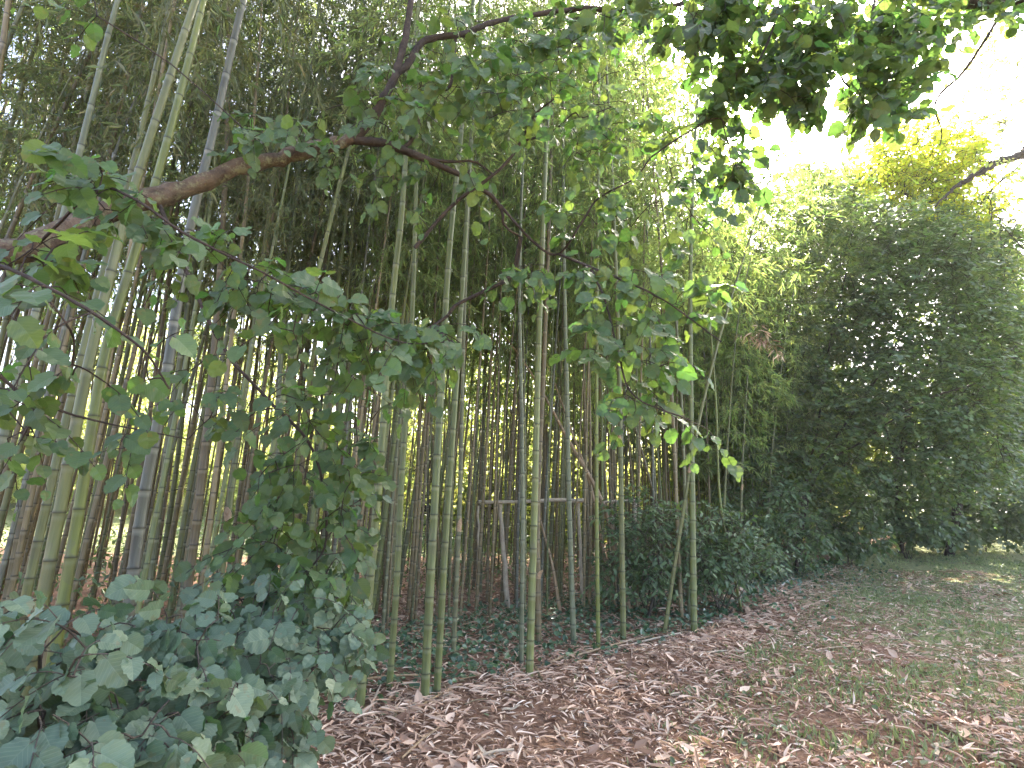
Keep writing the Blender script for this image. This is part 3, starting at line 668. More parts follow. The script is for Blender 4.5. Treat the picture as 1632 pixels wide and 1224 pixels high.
local(wd, root).build('branches', [M['bark'], M['darkbark']], e); local(lv, root).build('foliage', M['hazel'], e)

# ---- lower left bush
root = np.array([-1.45, 2.1, 0.0]); root[2] = gz(root[0], root[1])
def st(px, py, y, n=1): return at(px, py, y)
limbs = []
for (px, py, y) in [(60, 1000, 1.6), (180, 1010, 1.8), (300, 1020, 2.0), (420, 1020, 2.3), (520, 1000, 2.7), (350, 1150, 1.9), (200, 1150, 1.6), (480, 1090, 2.4), (60, 1120, 1.5)]:
    tip = at(px, py, y); mid = (tip + root) / 2 + [0, 0, .12]
    limbs.append((np.array([root + rng.normal(0, .06, 3) * [1, 1, 0] - [0, 0, .03], mid, tip]), .010, .004, 6))
cl = [ell(70, 1060, 110, 95, 1.35, 1.7, 26), ell(200, 1110, 120, 100, 1.5, 1.9, 40), ell(120, 1180, 160, 70, 1.35, 1.6, 24), ell(330, 1080, 110, 90, 1.75, 2.2, 46), ell(300, 1190, 110, 50, 1.55, 1.9, 18),
      ell(440, 1050, 90, 80, 2.1, 2.7, 50), ell(510, 1000, 60, 50, 2.5, 3.0, 26), ell(430, 1140, 70, 50, 1.95, 2.3, 16), ell(250, 1010, 120, 40, 1.8, 2.2, 22), ell(430, 980, 90, 40, 2.4, 2.9, 20)]
e = empty('hazel_bush', root, 'low grey green broad leaved bush filling the lower left corner', 'bush')
wd, lv = grow(limbs, cl, dict(twig=.17, n=6, size=.064, tpl=BROAD, hang=.6, tumble=.7, face=(.1, -1.0, .75), droop=.45, bias=(0, -.2, -.15)))
local(wd, root).build('stems', M['shrubbark'], e); local(lv, root).build('foliage', M['hazel_grey'], e)

# ---- overhead tree at top right, trunk outside the frame behind the path
root = np.array([6.2, 1.2, 0.0])
top = np.array([5.4, 1.9, 4.4])
B0 = np.vstack([[root - [0, 0, .1], root + [-.1, .1, 1.6], root + [-.35, .3, 3.2], top], pl([(1660, -10, 4.4), (1590, 5, 4.4), (1500, -8, 4.3), (1400, -30, 4.2), (1250, -30, 4.0), (1100, -30, 3.9)])])
limbs = [(B0, .14, .02, 12)]
limbs += [(pl(q), a, b, 8) for q, a, b in [
 ([(1602, 10, 4.4), (1572, 60, 4.3), (1535, 115, 4.3), (1498, 150, 4.3), (1490, 175, 4.3), (1500, 205, 4.3), (1498, 232, 4.3)], .016, .004),
 ([(1492, 178, 4.3), (1478, 205, 4.3), (1460, 230, 4.3)], .005, .003),
 ([(1400, -30, 4.2), (1380, 60, 4.0), (1340, 120, 3.9), (1400, 170, 3.9), (1440, 185, 3.9)], .012, .004),
 ([(1250, -30, 4.0), (1230, 50, 3.8), (1200, 110, 3.7), (1150, 160, 3.6), (1165, 250, 3.6)], .012, .004),
 ([(1100, -30, 3.9), (1080, 40, 3.8), (1110, 90, 3.8)], .01, .004),
]]
cl = [ell(1300, 30, 200, 60, 3.4, 4.3, 105), ell(1180, 60, 120, 80, 3.4, 4.1, 52), ell(1340, 100, 125, 65, 3.5, 4.2, 72), ell(1000, 35, 120, 30, 3.4, 4.0, 16), ell(1560, 20, 60, 30, 4.0, 4.4, 14), ell(1420, 140, 70, 45, 3.6, 4.1, 26), ell(1250, 130, 80, 45, 3.5, 4.0, 34), ell(1150, 190, 45, 60, 3.5, 3.9, 18),
      ell(1440, 30, 70, 50, 3.8, 4.3, 36), ell(1540, -10, 70, 25, 4.0, 4.4, 12), ell(1000, 10, 100, 25, 3.6, 4.1, 14), ell(1100, 5, 60, 40, 3.0, 3.6, 14), ell(1170, 265, 25, 30, 3.6, 3.8, 7), ell(1430, 175, 30, 18, 3.6, 3.9, 7)]
e = empty('linden_tree', root, 'overhanging tree whose dense dark broad leaves hang in from the upper right', 'tree')
wd, lv = grow(limbs, cl, dict(twig=.20, n=6, size=.10, tpl=BROAD, hang=.5, tumble=.6, face=(0, -.3, 1), droop=.4))
local(wd, root).build('branches', M['darkbark'], e); local(lv, root).build('foliage', M['canopy'], e)

# ---- dark layered maple at the right
root = np.array([at(1262, 840, 13.2)[0], 13.2, 0.0]); root[2] = gz(root[0], root[1])
limbs = [(np.vstack([root - [0, 0, .1], pl(q)]), a, .015, 8) for q, a in [
 ([(1285, 770, 13.1), (1330, 700, 13.0), (1400, 600, 12.7), (1440, 520, 12.5), (1470, 420, 12.5)], .034),
 ([(1275, 780, 13.3), (1300, 700, 13.3), (1320, 560, 13.3), (1345, 450, 13.0), (1360, 360, 13.0)], .03),
 ([(1300, 760, 13.0), (1380, 700, 12.5), (1470, 640, 12.0), (1560, 610, 11.7)], .026),
 ([(1285, 780, 13.3), (1262, 650, 13.4), (1250, 520, 13.5), (1270, 420, 13.5)], .024),
]]
cl = [ell(1370, 400, 140, 90, 11.7, 14.8, 430), ell(1480, 450, 110, 90, 11.4, 14.0, 380), ell(1350, 540, 110, 100, 12.0, 14.3, 330), ell(1480, 610, 120, 80, 11.2, 13.5, 330), ell(1400, 690, 130, 70, 11.4, 13.5, 260), ell(1560, 560, 70, 120, 11.7, 14.3, 300), ell(1540, 720, 80, 80, 11.7, 14.3, 240), ell(1270, 600, 40, 110, 13.5, 14.3, 90), ell(1560, 430, 50, 50, 12.2, 13.8, 110), ell(1300, 330, 80, 50, 12.5, 14.3, 130), ell(1480, 370, 90, 40, 12, 14, 150)]
e = empty('maple_tree', root, 'dark green maple with leaning stems and layered sprays right of the bamboo', 'tree')
wd, lv = grow(limbs, cl, dict(twig=.55, n=15, size=.125, tpl=tpl_palmate(), hang=.25, tumble=.35, face=(0, -.35, 1), droop=.25, flat=.25), wood_r=.006)
local(wd, root).build('branches', M['darkbark'], e); local(lv, root).build('foliage', M['maple'], e)

root = np.array([at(1430, 840, 19.5)[0], 19.5, 0.0]); root[2] = gz(root[0], root[1])
limbs = [(np.vstack([root - [0, 0, .1], pl(q)]), .09, .02, 8) for q in [[(1430, 700, 19.3), (1450, 500, 19), (1400, 330, 19)], [(1440, 700, 19.3), (1500, 520, 19), (1540, 380, 19)], [(1425, 720, 19.5), (1340, 560, 19.5), (1290, 400, 19.5)]]]
cl = [ell(1400, 340, 120, 70, 17, 20, 420), ell(1520, 400, 80, 90, 17, 20, 360), ell(1330, 430, 100, 110, 18, 21, 380), ell(1470, 560, 120, 120, 17, 21, 480), ell(1560, 640, 80, 120, 17, 21, 330), ell(1310, 620, 90, 110, 18, 21, 260), ell(1590, 500, 45, 90, 17, 20, 160), ell(1625, 600, 45, 140, 17, 20, 260), ell(1590, 390, 50, 22, 16.5, 18, 70), ell(1300, 290, 60, 22, 17, 18.5, 60), ell(1450, 275, 50, 20, 17, 18, 60)]
e = empty('maple_tree', root, 'rounded mid green tree standing right behind the dark leaning maple', 'tree')
wd, lv = grow(limbs, cl, dict(twig=.8, n=13, size=.19, tpl=tpl_heart6(.42), hang=.25, tumble=.4, face=(0, -.35, 1), droop=.25, flat=.3), wood_r=.009)
local(wd, root).build('branches', M['darkbark'], e); local(lv, root).build('foliage', M['maple'], e)
# ---- yellow sunlit tree above the maple
root = np.array([15.6, 19.5, 0.0]); root[2] = gz(*root[:2])
limbs = [(np.vstack([root - [0, 0, .1], pl([(1560, 600, 17.5), (1545, 450, 17), (1500, 330, 16), (1470, 280, 15.5)])]), .14, .03, 8),
         (pl([(1545, 450, 17), (1560, 330, 17), (1640, 250, 16.5)]), .06, .03, 8), (pl([(1545, 450, 17), (1460, 330, 16.5), (1400, 260, 16)]), .05, .02, 8)]
cl = [ell(1470, 245, 100, 50, 14.5, 17, 300), ell(1520, 300, 90, 60, 15, 17, 200), ell(1410, 270, 60, 40, 15, 17, 70), ell(1530, 220, 60, 40, 15, 18, 60)]
e = empty('hornbeam_tree', root, 'sunlit yellow green tree crown above the dark maple', 'tree')
wd, lv = grow(limbs, cl, dict(twig=.6, n=14, size=.13, tpl=tpl_heart6(.34), hang=.3, tumble=.35, face=(0, 0, 1), droop=.25, flat=.2), wood_r=.010)
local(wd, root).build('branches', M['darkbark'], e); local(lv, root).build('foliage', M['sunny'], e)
# thin spray of another crown against the white sky
root = np.array([24.0, 22.0, 0.0]); root[2] = gz(*root[:2])
limbs = [(np.vstack([root - [0, 0, .1], [22, 20, 5.5], pl([(1680, 230, 15), (1632, 246, 14.5), (1590, 260, 14.2), (1545, 285, 14), (1520, 300, 14), (1490, 330, 14)])]), .22, .02, 8)]
cl = [ell(1590, 120, 60, 90, 13, 16, 70), ell(1550, 80, 50, 50, 13, 16, 22), ell(1600, 240, 50, 60, 13, 16, 28), ell(1600, 380, 40, 90, 14, 18, 60), ell(1560, 170, 60, 40, 13, 15, 14)]
e = empty('ash_tree', root, 'thinly leaved tree with a bare crooked limb against the white sky at far right', 'tree')
wd, lv = grow(limbs, cl, dict(twig=.5, n=9, size=.13, tpl=tpl_heart6(.34), hang=.3, tumble=.4, droop=.25, flat=.3), wood_r=.010)
local(wd, root).build('branches', M['darkbark'], e); local(lv, root).build('foliage', M['far'], e)

# ---- shrubs
def shrub(name, base, blobs, spec, mat, label, cat='shrub', group=None, stems=7, bark='shrubbark', r=.012):
    base = np.array([base[0], base[1], float(gz(base[0], base[1]))])
    pts = np.concatenate(blobs); tips = pts[rng.choice(len(pts), stems, replace=False)]
    limbs = [(np.array([base + rng.normal(0, .08, 3) * [1, 1, 0] - [0, 0, .05], (base + t) / 2 + rng.normal(0, .08, 3) + [0, 0, .1], t]), r, .004, 6) for t in tips]
    e = empty(name, base, label, cat, group); wd, lv = grow(limbs, blobs, spec, wood_r=.005)
    local(wd, base).build('stems', M[bark], e); local(lv, base).build('foliage', M[mat], e); return e
EV = dict(twig=.26, n=9, size=.10, tpl=tpl_lance(.15), w=.42, hang=.3, tumble=.5, face=(0, -.4, 1), droop=.3)
SP = dict(twig=.28, n=10, size=.085, tpl=BROAD_LO, hang=.35, tumble=.5, face=(0, -.5, 1), droop=.3)
def gb(px, y): p = at(px, 830, y); return (p[0], p[1])
shrub('evergreen_shrub', gb(1030, 8.6), [ell(1020, 830, 70, 50, 8.0, 9.0, 110), ell(1060, 870, 80, 60, 7.9, 9.0, 150), ell(1000, 910, 50, 40, 8.0, 8.8, 70)], EV, 'evergreen', 'dark evergreen shrub behind the last upright green culms')
shrub('evergreen_shrub', gb(1140, 8.8), [ell(1140, 850, 70, 40, 8.2, 9.0, 120), ell(1170, 885, 70, 40, 8.1, 9.0, 120), ell(1120, 900, 50, 40, 8.2, 8.8, 68)], EV, 'evergreen', 'evergreen shrub under the slender leaning culm')
shrub('evergreen_shrub', gb(1215, 12.2), [ell(1215, 805, 75, 45, 11.4, 13, 170), ell(1250, 860, 70, 45, 11.2, 12.6, 190)], dict(EV, size=.13, twig=.34), 'shrub', 'spreading low shrub below the leaning stems of the maple')
shrub('privet_shrub', gb(1340, 15), [ell(1330, 815, 75, 50, 14, 16, 230), ell(1360, 860, 60, 22, 14, 15.5, 110)], dict(SP, size=.12, twig=.35), 'shrub', 'low shrub at the foot of the dark maple')
shrub('privet_shrub', gb(1440, 18.5), [ell(1440, 795, 85, 50, 17, 20, 280), ell(1460, 838, 70, 18, 17, 19, 120)], dict(SP, size=.15, twig=.4), 'shrub', 'low shrub beside the path under the right side of the maple')
shrub('bramble_bush', gb(1560, 23), [ell(1550, 760, 80, 60, 21, 25, 330), ell(1540, 812, 70, 20, 21, 24, 120), ell(1590, 838, 60, 12, 21, 23, 130), ell(1500, 845, 60, 12, 19, 21, 110)], dict(SP, size=.2, twig=.55), 'weed', 'pale green bramble bush where the path disappears')
shrub('bramble_bush', gb(1640, 26), [ell(1630, 770, 60, 50, 24, 28, 240), ell(1680, 740, 60, 80, 24, 28, 200)], dict(SP, size=.2, twig=.55), 'weed', 'pale green bramble bush cut off by the right edge')
shrub('bramble_bush', gb(1560, 28), [ell(1570, 630, 80, 110, 26, 31, 420), ell(1640, 560, 50, 150, 26, 31, 300)], dict(SP, size=.26, twig=.7), 'weed', 'tall light green thicket behind the pale bramble bush', r=.03)
shrub('bramble_bush', gb(1650, 19), [ell(1650, 800, 60, 40, 18, 20, 170), ell(1600, 815, 40, 20, 18.5, 20, 60)], dict(SP, size=.15, twig=.4), 'weed', 'low pale green bramble closing the path at the right edge')
shrub('thicket_shrub', gb(1440, 21), [ell(1440, 720, 110, 90, 20, 24, 420)], dict(SP, size=.2, twig=.5), 'shrub', 'dark thicket filling the gap behind the leaning maple stems')
shrub('privet_shrub', gb(1180, 12.4), [ell(1200, 700, 50, 60, 12, 13.4, 110), ell(1240, 740, 50, 60, 12, 13.4, 110)], dict(SP, size=.11), 'shrub', 'dark upright shrub left of the leaning maple stems')
shrub('hazel_sapling', (-1.75, 3.35), [ell(410, 930, 60, 45, 3.0, 3.5, 20), ell(500, 930, 60, 60, 3.2, 3.7, 26), ell(560, 800, 30, 40, 3.2, 3.6, 9), ell(560, 1040, 20, 20, 3.2, 3.4, 3)], dict(SP, twig=.18, n=5, size=.075, tpl=BROAD, face=(0, -.9, .7), hang=.6), 'hazel_grey', 'young hazel sapling growing up under the hanging shoots', 'sapling', stems=4, r=.007)

# dead sprays
root = at(1195, 520, 9.6)
limbs = [(np.vstack([[at(1180, 480, 9.7)], [root], [at(1225, 560, 9.5)]]), .006, .003, 6)]
e = empty('dead_spray', root, 'pale dead bamboo spray hanging in front of the dark maple', 'dead spray')
wd, lv = grow(limbs, [ell(1205, 530, 20, 14, 9.4, 9.7, 9), ell(1222, 550, 14, 12, 9.4, 9.6, 6)], dict(twig=.16, n=6, size=.17, tpl=tpl_lance(.15), w=.16, hang=.8, tumble=.5, droop=.5))
local(wd, root).build('twigs', M['branchlet'], e); local(lv, root).build('dry_leaves', M['litter'], e)
root = gpt(1172, 962)
limbs = [(np.array([root - [0, 0, .03], root + [.03, 0, .22], root + [.02, .02, .42]]), .006, .003, 6)]
e = empty('withered_sprout', root, 'withered pinkish tan sprout standing at the edge of the ivy', 'dead sprout')
wd, lv = grow(limbs, [at(rng.uniform(1158, 1188, 9), rng.uniform(925, 955, 9), root[1] + rng.normal(0, .04, 9))], dict(twig=.1, n=4, size=.11, tpl=tpl_lance(.3), w=.45, hang=.5, tumble=.7))
local(wd, root).build('stem', M['branchlet'], e); local(lv, root).build('dry_leaves', M['litter'], e)
# ---- rail of pale poles inside the grove
def pole(mb, a, b, r0, r1, n=10):
    a = np.array(a); b = np.array(b); t = np.linspace(0, 1, n)[:, None]
    P = a + (b - a) * t + rng.normal(0, .006, (n, 3)); tube(mb, P, np.linspace(r0, r1, n) * (1 + .08 * rng.uniform(-1, 1, n)), 10, bump=.03)
    return mb
yr = 9.0; b0 = at(812, 952, yr); b0[2] = gz(b0[0], yr) - .1
e = empty('wooden_rail', (b0[0], yr, float(gz(b0[0], yr))), 'rough pale pole rail on a leaning post deep inside the bamboo', 'rail')
off = np.array([b0[0], yr, float(gz(b0[0], yr))])
for nm, a, b, r0, r1 in [('rail', at(762, 800, yr), at(932, 797, yr + .02), .026, .034), ('post', b0, at(797, 802, yr + .07), .042, .032),
                         ('post', np.array([at(765, 900, yr + .1)[0], yr + .1, .0]), at(763, 806, yr + .05), .022, .018), ('post', np.array([at(930, 900, yr + .1)[0], yr + .1, .0]), at(921, 800, yr + .08), .03, .024)]:
    mb = pole(MB(), a, b, r0, r1); local(mb, off).build(nm, M['palewood'], e)
a = at(942, 800, 9.6); b = at(1022, 798, 9.6)
e = empty('wooden_rail', (a[0], 9.6, 0), 'short pale rail half hidden behind the dark evergreen shrub', 'rail')
off = np.array([a[0], 9.6, 0.0])
for nm, p, q, r0, r1 in [('rail', a, b, .022, .02), ('post', np.array([a[0] + .1, 9.65, -.05]), at(950, 800, 9.65), .03, .025), ('post', np.array([b[0] - .1, 9.65, -.05]), at(1012, 798, 9.65), .03, .025)]:
    local(pole(MB(), p, q, r0, r1), off).build(nm, M['palewood'], e)

# ---- dead culms leaning through the grove
def lean(pts, r, mat, label, name='leaning_culm'):
    P = pl(pts); d = P[0] - P[1]; z0 = float(gz(P[0][0], P[0][1])) - .03
    if P[0][2] > z0 and d[2] < 0: P = np.vstack([P[0] + d / abs(d[2]) * (P[0][2] - z0), P])
    Q = catmull(P, 40); off = Q[0].copy(); e = empty(name, off, label, 'dead bamboo', 'dead culms leaning inside the grove')
    culm_mesh('culm', Q - off, r, M[mat], e, 10, .2, .35)
lean([(985, 900, 8.6), (960, 800, 8.6), (905, 700, 8.7), (850, 600, 8.8), (800, 530, 8.9), (765, 490, 9)], .042, 'dead', 'dead tan culm leaning left across the grove above the wooden rail')
lean([(962, 880, 8.9), (940, 770, 8.9), (912, 690, 9), (880, 600, 9.1), (860, 560, 9.2)], .036, 'dead', 'second dead culm leaning beside the longer tan one above the rail')
lean([(700, 900, 8.5), (690, 700, 8.5), (665, 620, 8.5), (640, 520, 8.6)], .025, 'brown', 'thin dead culm leaning left behind the parallel pair')
lean([(890, 960, 8.4), (880, 900, 8.4), (862, 830, 8.5), (850, 760, 8.6)], .03, 'dead', 'pale dead stump of culm leaning right of the leaning post')
lean([(580, 900, 7.8), (560, 760, 7.8), (540, 660, 7.8), (525, 560, 7.9)], .035, 'dead', 'orange brown dead culm behind the hanging hazel shoots')
lean([(1075, 900, 9.8), (1040, 780, 9.8), (1000, 640, 9.9), (960, 520, 10)], .034, 'brown', 'dead brown culm leaning left behind the evergreen shrub')

# ------------------------------------------------------------ litter, ivy, grass
def scatter(n, xr, yr_, dens):
    x = rng.uniform(*xr, n); y = rng.uniform(*yr_, n); k = (rng.random(n) < dens(x, y)) & (np.abs(x) < y * 1.05 + .6)
    return x[k], y[k]
def n2(x, y, s=1.0, ph=0):
    return .5 + .25 * (np.sin(x * 2.1 * s + ph) * np.cos(y * 1.7 * s + ph * 2) + np.sin(x * 3.7 * s - y * 2.9 * s + ph) * .7 + np.sin(x * 7.3 * s + y * 6.1 * s) * .4)
mb = MB()
PATCH = [(*gpt(px, py)[:2], r_) for px, py, r_ in ((1380, 1110, .55), (1290, 1065, .45), (1480, 1090, .5), (1210, 1050, .35), (1560, 1000, .9), (1450, 1190, .35), (1330, 1190, .3), (1450, 960, 1.1), (1600, 900, 2.0))]
def pf(x, y):
    f = 0 * x
    for a, b, r_ in PATCH: f = np.maximum(f, np.exp(-((x - a) ** 2 + (y - b) ** 2) / r_ ** 2) * (.5 + n2(x, y, 3.0)))
    return f
def ld(x, y):
    r = np.hypot(x, y); green = sm(1.0, 4.0, x - .25 * y) * .45
    return np.clip((1.15 - green) * (.45 + .75 * (n2(x, y, 1.1, 5) > .42)) * np.clip(5.5 / np.maximum(r, 2), .16, 1) , 0, 1) * (1 - .55 * sm(.1, .8, y - edge(x))) * (1 - .6 * np.clip(pf(x, y), 0, 1)) 
x, y = scatter(240000, (-4, 14), (1.2, 15), ld)
n = len(x); P = np.stack([x, y, gz(x, y) + .004 + rng.random(n) ** 2 * .035], -1)
T = nrm(np.stack([rng.normal(size=n), rng.normal(size=n), rng.normal(0, .22, n)], -1)); Nn = nrm(rng.normal(0, .35, (n, 3)) + [0, 0, 1])
big = rng.random(n) < .04; sz = np.where(big, rng.uniform(.08, .16, n), rng.uniform(.045, .11, n)) * (1 + .03 * y)
leaves(mb, tpl_lance(.2), P[~big], T[~big], Nn[~big], sz[~big], rng.uniform(.11, .2, (~big).sum()), rng.random((~big).sum()))
leaves(mb, tpl_lance(-.25), P[big], T[big], Nn[big], sz[big] * .8, rng.uniform(.3, .6, big.sum()), rng.random(big.sum()) * .8)
xx, yy = scatter(34000, (-3, 9), (1.4, 12), lambda x, y: .05 + .85 * np.exp(-((y - edge(x) + .7) / .75) ** 2) * (n2(x, y, 1.4, 4) > .5) + .14 * (n2(x, y, .8, 1) > .6)); m_ = len(xx)
leaves(mb, tpl_lance(.06), np.stack([xx, yy, gz(xx, yy) + .02 + .05 * rng.random(m_)], -1), nrm(np.stack([rng.normal(.5, 1, m_), rng.normal(.2, .8, m_), rng.normal(0, .14, m_)], -1)), nrm(rng.normal(0, .35, (m_, 3)) + [0, 0, 1]), rng.uniform(.07, .20, m_), rng.uniform(.06, .15, m_), rng.uniform(.3, .92, m_))
o = mb.build('leaf_litter', M['litter'], None, False); tag(o, 'dry pinkish brown bamboo leaves littering the ground', 'leaf litter', kind='stuff')

def ivy_d(x, y):
    d = y - edge(x)
    verge = sm(-.35, .15, d) * (1 - sm(2.6, 4.2, d)) * (.35 + .9 * n2(x, y, .9))
    right = sm(2.5, 4.5, x) * sm(-2.8, -.6, d) * .55 * n2(x, y, 1.2, 2)
    return np.clip(verge + right, 0, 1) * (1 - sm(14, 17, y)) * (1 - sm(10, 13, x))
x, y = scatter(90000, (-4, 16), (3.5, 19), ivy_d); n = len(x); hgt = rng.random(n) ** 1.5 * .13
mb = MB(); P = np.stack([x, y, gz(x, y) + .01 + hgt], -1)
T = nrm(np.stack([rng.normal(size=n), rng.normal(size=n) - .3, rng.normal(-.1, .35, n)], -1)); Nn = nrm(rng.normal(0, .45, (n, 3)) + [0, -.3, 1])
leaves(mb, tpl_heart6(.42), P, T, Nn, rng.uniform(.03, .065, n) * (1 + .03 * y))
o = mb.build('ivy', M['ivy'], None, False); tag(o, 'dark ivy carpet creeping under the edge of the bamboo', 'ivy', kind='stuff')

def gd(x, y):
    d = edge(x) - y; p = sm(.3, 1.5, d)
    patch = sm(.46, .60, n2(x, y, .9, 1.0) + .10 * sm(1, 4, x - .2 * y))
    patch = np.maximum(patch, 1.5 * pf(x, y))
    return np.clip(p * patch * sm(-.3, 1.6, x - .1 * y) * np.clip(8 / np.maximum(np.hypot(x, y), 1), .25, 1), 0, 1)
x, y = scatter(260000, (-.5, 26), (1.2, 26), gd); n = len(x); mb = MB()
P = np.stack([x, y, gz(x, y)], -1); T = nrm(np.stack([rng.normal(0, .6, n), rng.normal(0, .6, n), np.full(n, 1.0)], -1))
leaves(mb, tpl_diamond(), P, T, rdir(n), rng.uniform(.03, .085, n) * (1 + .5 * np.clip(pf(x, y), 0, 1)), .14 * (1 + .06 * y))
o = mb.build('grass', M['grass'], None, False); tag(o, 'thin short grass in patches on the path', 'grass', kind='stuff')
x, y = scatter(60000, (-1.5, 20), (1.3, 20), lambda x, y: gd(x, y) * .5 + .012 + .5 * pf(x, y) ** 2); n = len(x); mb = MB()
P = np.stack([x, y, gz(x, y) + .01 + .03 * rng.random(n)], -1); T = nrm(np.stack([rng.normal(size=n), rng.normal(size=n), rng.normal(.2, .3, n)], -1)); Nn = nrm(rng.normal(0, .4, (n, 3)) + [0, 0, 1])
leaves(mb, tpl_heart6(.36), P, T, Nn, rng.uniform(.02, .05, n) * (1 + .04 * y))
o = mb.build('weeds', M['weed'], None, False); tag(o, 'small round leaved weeds sprouting through the litter', 'weeds', kind='stuff')

# undergrowth inside the grove
x, y = scatter(42000, (-12, 8), (5, 24), lambda x, y: sm(.5, 1.5, y - dense(x)) * (.4 + .5 * n2(x, y, .8, 3))); n = len(x); mb = MB()
P = np.stack([x, y, gz(x, y) + .02 + rng.random(n) ** 1.6 * .75], -1); T = nrm(rng.normal(0, .8, (n, 3)) + [0, -.2, .1]); Nn = nrm(rng.normal(0, .5, (n, 3)) + [0, -.2, 1])
leaves(mb, tpl_diamond(), P, T, Nn, rng.uniform(.06, .12, n), .45)
o = mb.build('undergrowth', M['evergreen'], None, False); tag(o, 'low leafy undergrowth among the bamboo feet', 'undergrowth', kind='stuff')

# fallen sticks and culm sheaths
def where_word(p):
    best = None
    marks = [('the foot of the close parallel pair', (680, 1084)), ('the foot of the first culm beside the bush', (575, 1112)), ('the foot of the stout culm before the rail', (845, 1033)),
             ('the foot of the last upright green culm', (1106, 1000)), ('the foot of the slim yellow green culm', (953, 992)), ('the leafy bush', (480, 1170)), ('the grassy patch', (1380, 1120)), ('the ivy edge', (1250, 990)), ('the middle of the litter', (900, 1140))]
    c = [(np.hypot(*(gpt(*q)[:2] - p[:2])), nme, gpt(*q)) for nme, q in marks]; d, nme, q = min(c, key=lambda t: t[0])
    rel = ('just right of' if p[0] > q[0] else 'just left of') if abs(p[0] - q[0]) > abs(p[1] - q[1]) else ('beyond' if p[1] > q[1] else 'in front of')
    return f'{rel} {nme}'
def stick(p, q, r, mat, label, culm=True):
    a = gpt(*p); b = gpt(*q); a[2] += r + .015; b[2] += r + .03; off = a.copy()
    mid = (a + b) / 2 + np.array([0, 0, .012]); Q = catmull(np.array([a, mid, b]) - off, 12)
    mb = MB(); tube(mb, Q, np.linspace(r, r * .75, 12), 8, bump=.05)
    o = mb.build('fallen_stick', M[mat]); o.location = off; tag(o, label, 'stick', 'sticks lying on the litter')
def sheath(p, length, width, az, label, mat='sheath'):
    a = gpt(*p); u = np.linspace(0, 1, 9); v = np.linspace(-1, 1, 7); U, Vv = np.meshgrid(u, v, indexing='ij')
    wd_ = width / 2 * (1 - U ** 2.2) * (.85 + .3 * U); ang = Vv * 1.1
    X_ = np.sin(ang) * wd_ ; Z_ = .012 + (1 - np.cos(ang)) * wd_ * .7 + .03 * U ** 2 + .006 * np.sin(U * 9); Y_ = U * length
    V = np.stack([X_, Y_, Z_], -1).reshape(-1, 3); i_ = np.arange(8)[:, None] * 7 + np.arange(6)[None]
    F_ = np.stack([i_, i_ + 1, i_ + 8, i_ + 7], -1).reshape(-1, 4); mb = MB(); mb.add(V, F_)
    o = mb.build('culm_sheath', M[mat]); o.location = a; o.rotation_euler = (0, 0, az); 
    so_ = o.modifiers.new('thick', 'SOLIDIFY'); so_.thickness = .002
    tag(o, label, 'culm sheath', 'papery culm sheaths on the litter')
for p, q, r, m_, lb in [
 ((580, 1088), (665, 1084), .012, 'dead', 'tan cane lying level behind the feet of the parallel pair'),
 ((700, 1100), (766, 1083), .010, 'dead', 'straight tan cane right of the feet of the parallel pair'),
 ((588, 1140), (606, 1100), .009, 'palewood', 'short pale stick leaning towards the first culm beside the bush'),
 ((655, 1140), (735, 1098), .008, 'dead', 'long thin tan cane pointing up right across the litter'),
 ((865, 1065), (935, 1042), .014, 'dead', 'tan cane right of the stout culm before the rail'),
 ((910, 1052), (1040, 1020), .016, 'dead', 'longest tan cane lying along the ivy edge'),
 ((985, 1038), (1085, 1015), .014, 'palewood', 'pale cane lying parallel to the longest tan one'),
 ((845, 1058), (863, 1092), .015, 'brown', 'dark broken cane in front of the stout culm before the rail'),
 ((760, 1214), (818, 1206), .011, 'palewood', 'short thick pale stick at the very bottom of the litter'),
 ((640, 1215), (700, 1168), .008, 'dead', 'thin tan cane near the bottom beside the bush'),
 ((1122, 1044), (1190, 1044), .009, 'palewood', 'pale level cane in front of the last upright green culm'),
 ((1300, 1040), (1370, 1036), .012, 'dead', 'tan cane among the dark leaves right of the last culm'),
 ((890, 1000), (935, 980), .012, 'brown', 'brown cane lying inside the ivy left of the slim culm'),
 ((1245, 938), (1262, 924), .016, 'whitewood', 'short bleached white stick by the right hand shrubs'),
 ((1215, 925), (1300, 915), .009, 'shrubbark', 'dark twig lying beside the bleached white stick'),
 ((1100, 1160), (1140, 1130), .010, 'palewood', 'pale split cane on the litter right of centre'),
 ((1500, 913), (1540, 915), .012, 'dead', 'tan stick lying on the far part of the path'),
 ((1320, 1125), (1345, 1142), .008, 'dead', 'thin tan stick at the edge of the grassy patch'),
 ((755, 1030), (790, 1018), .014, 'palewood', 'pale stick in the ivy between the pair and the stout culm'),
]: stick(p, q, r, m_, lb)
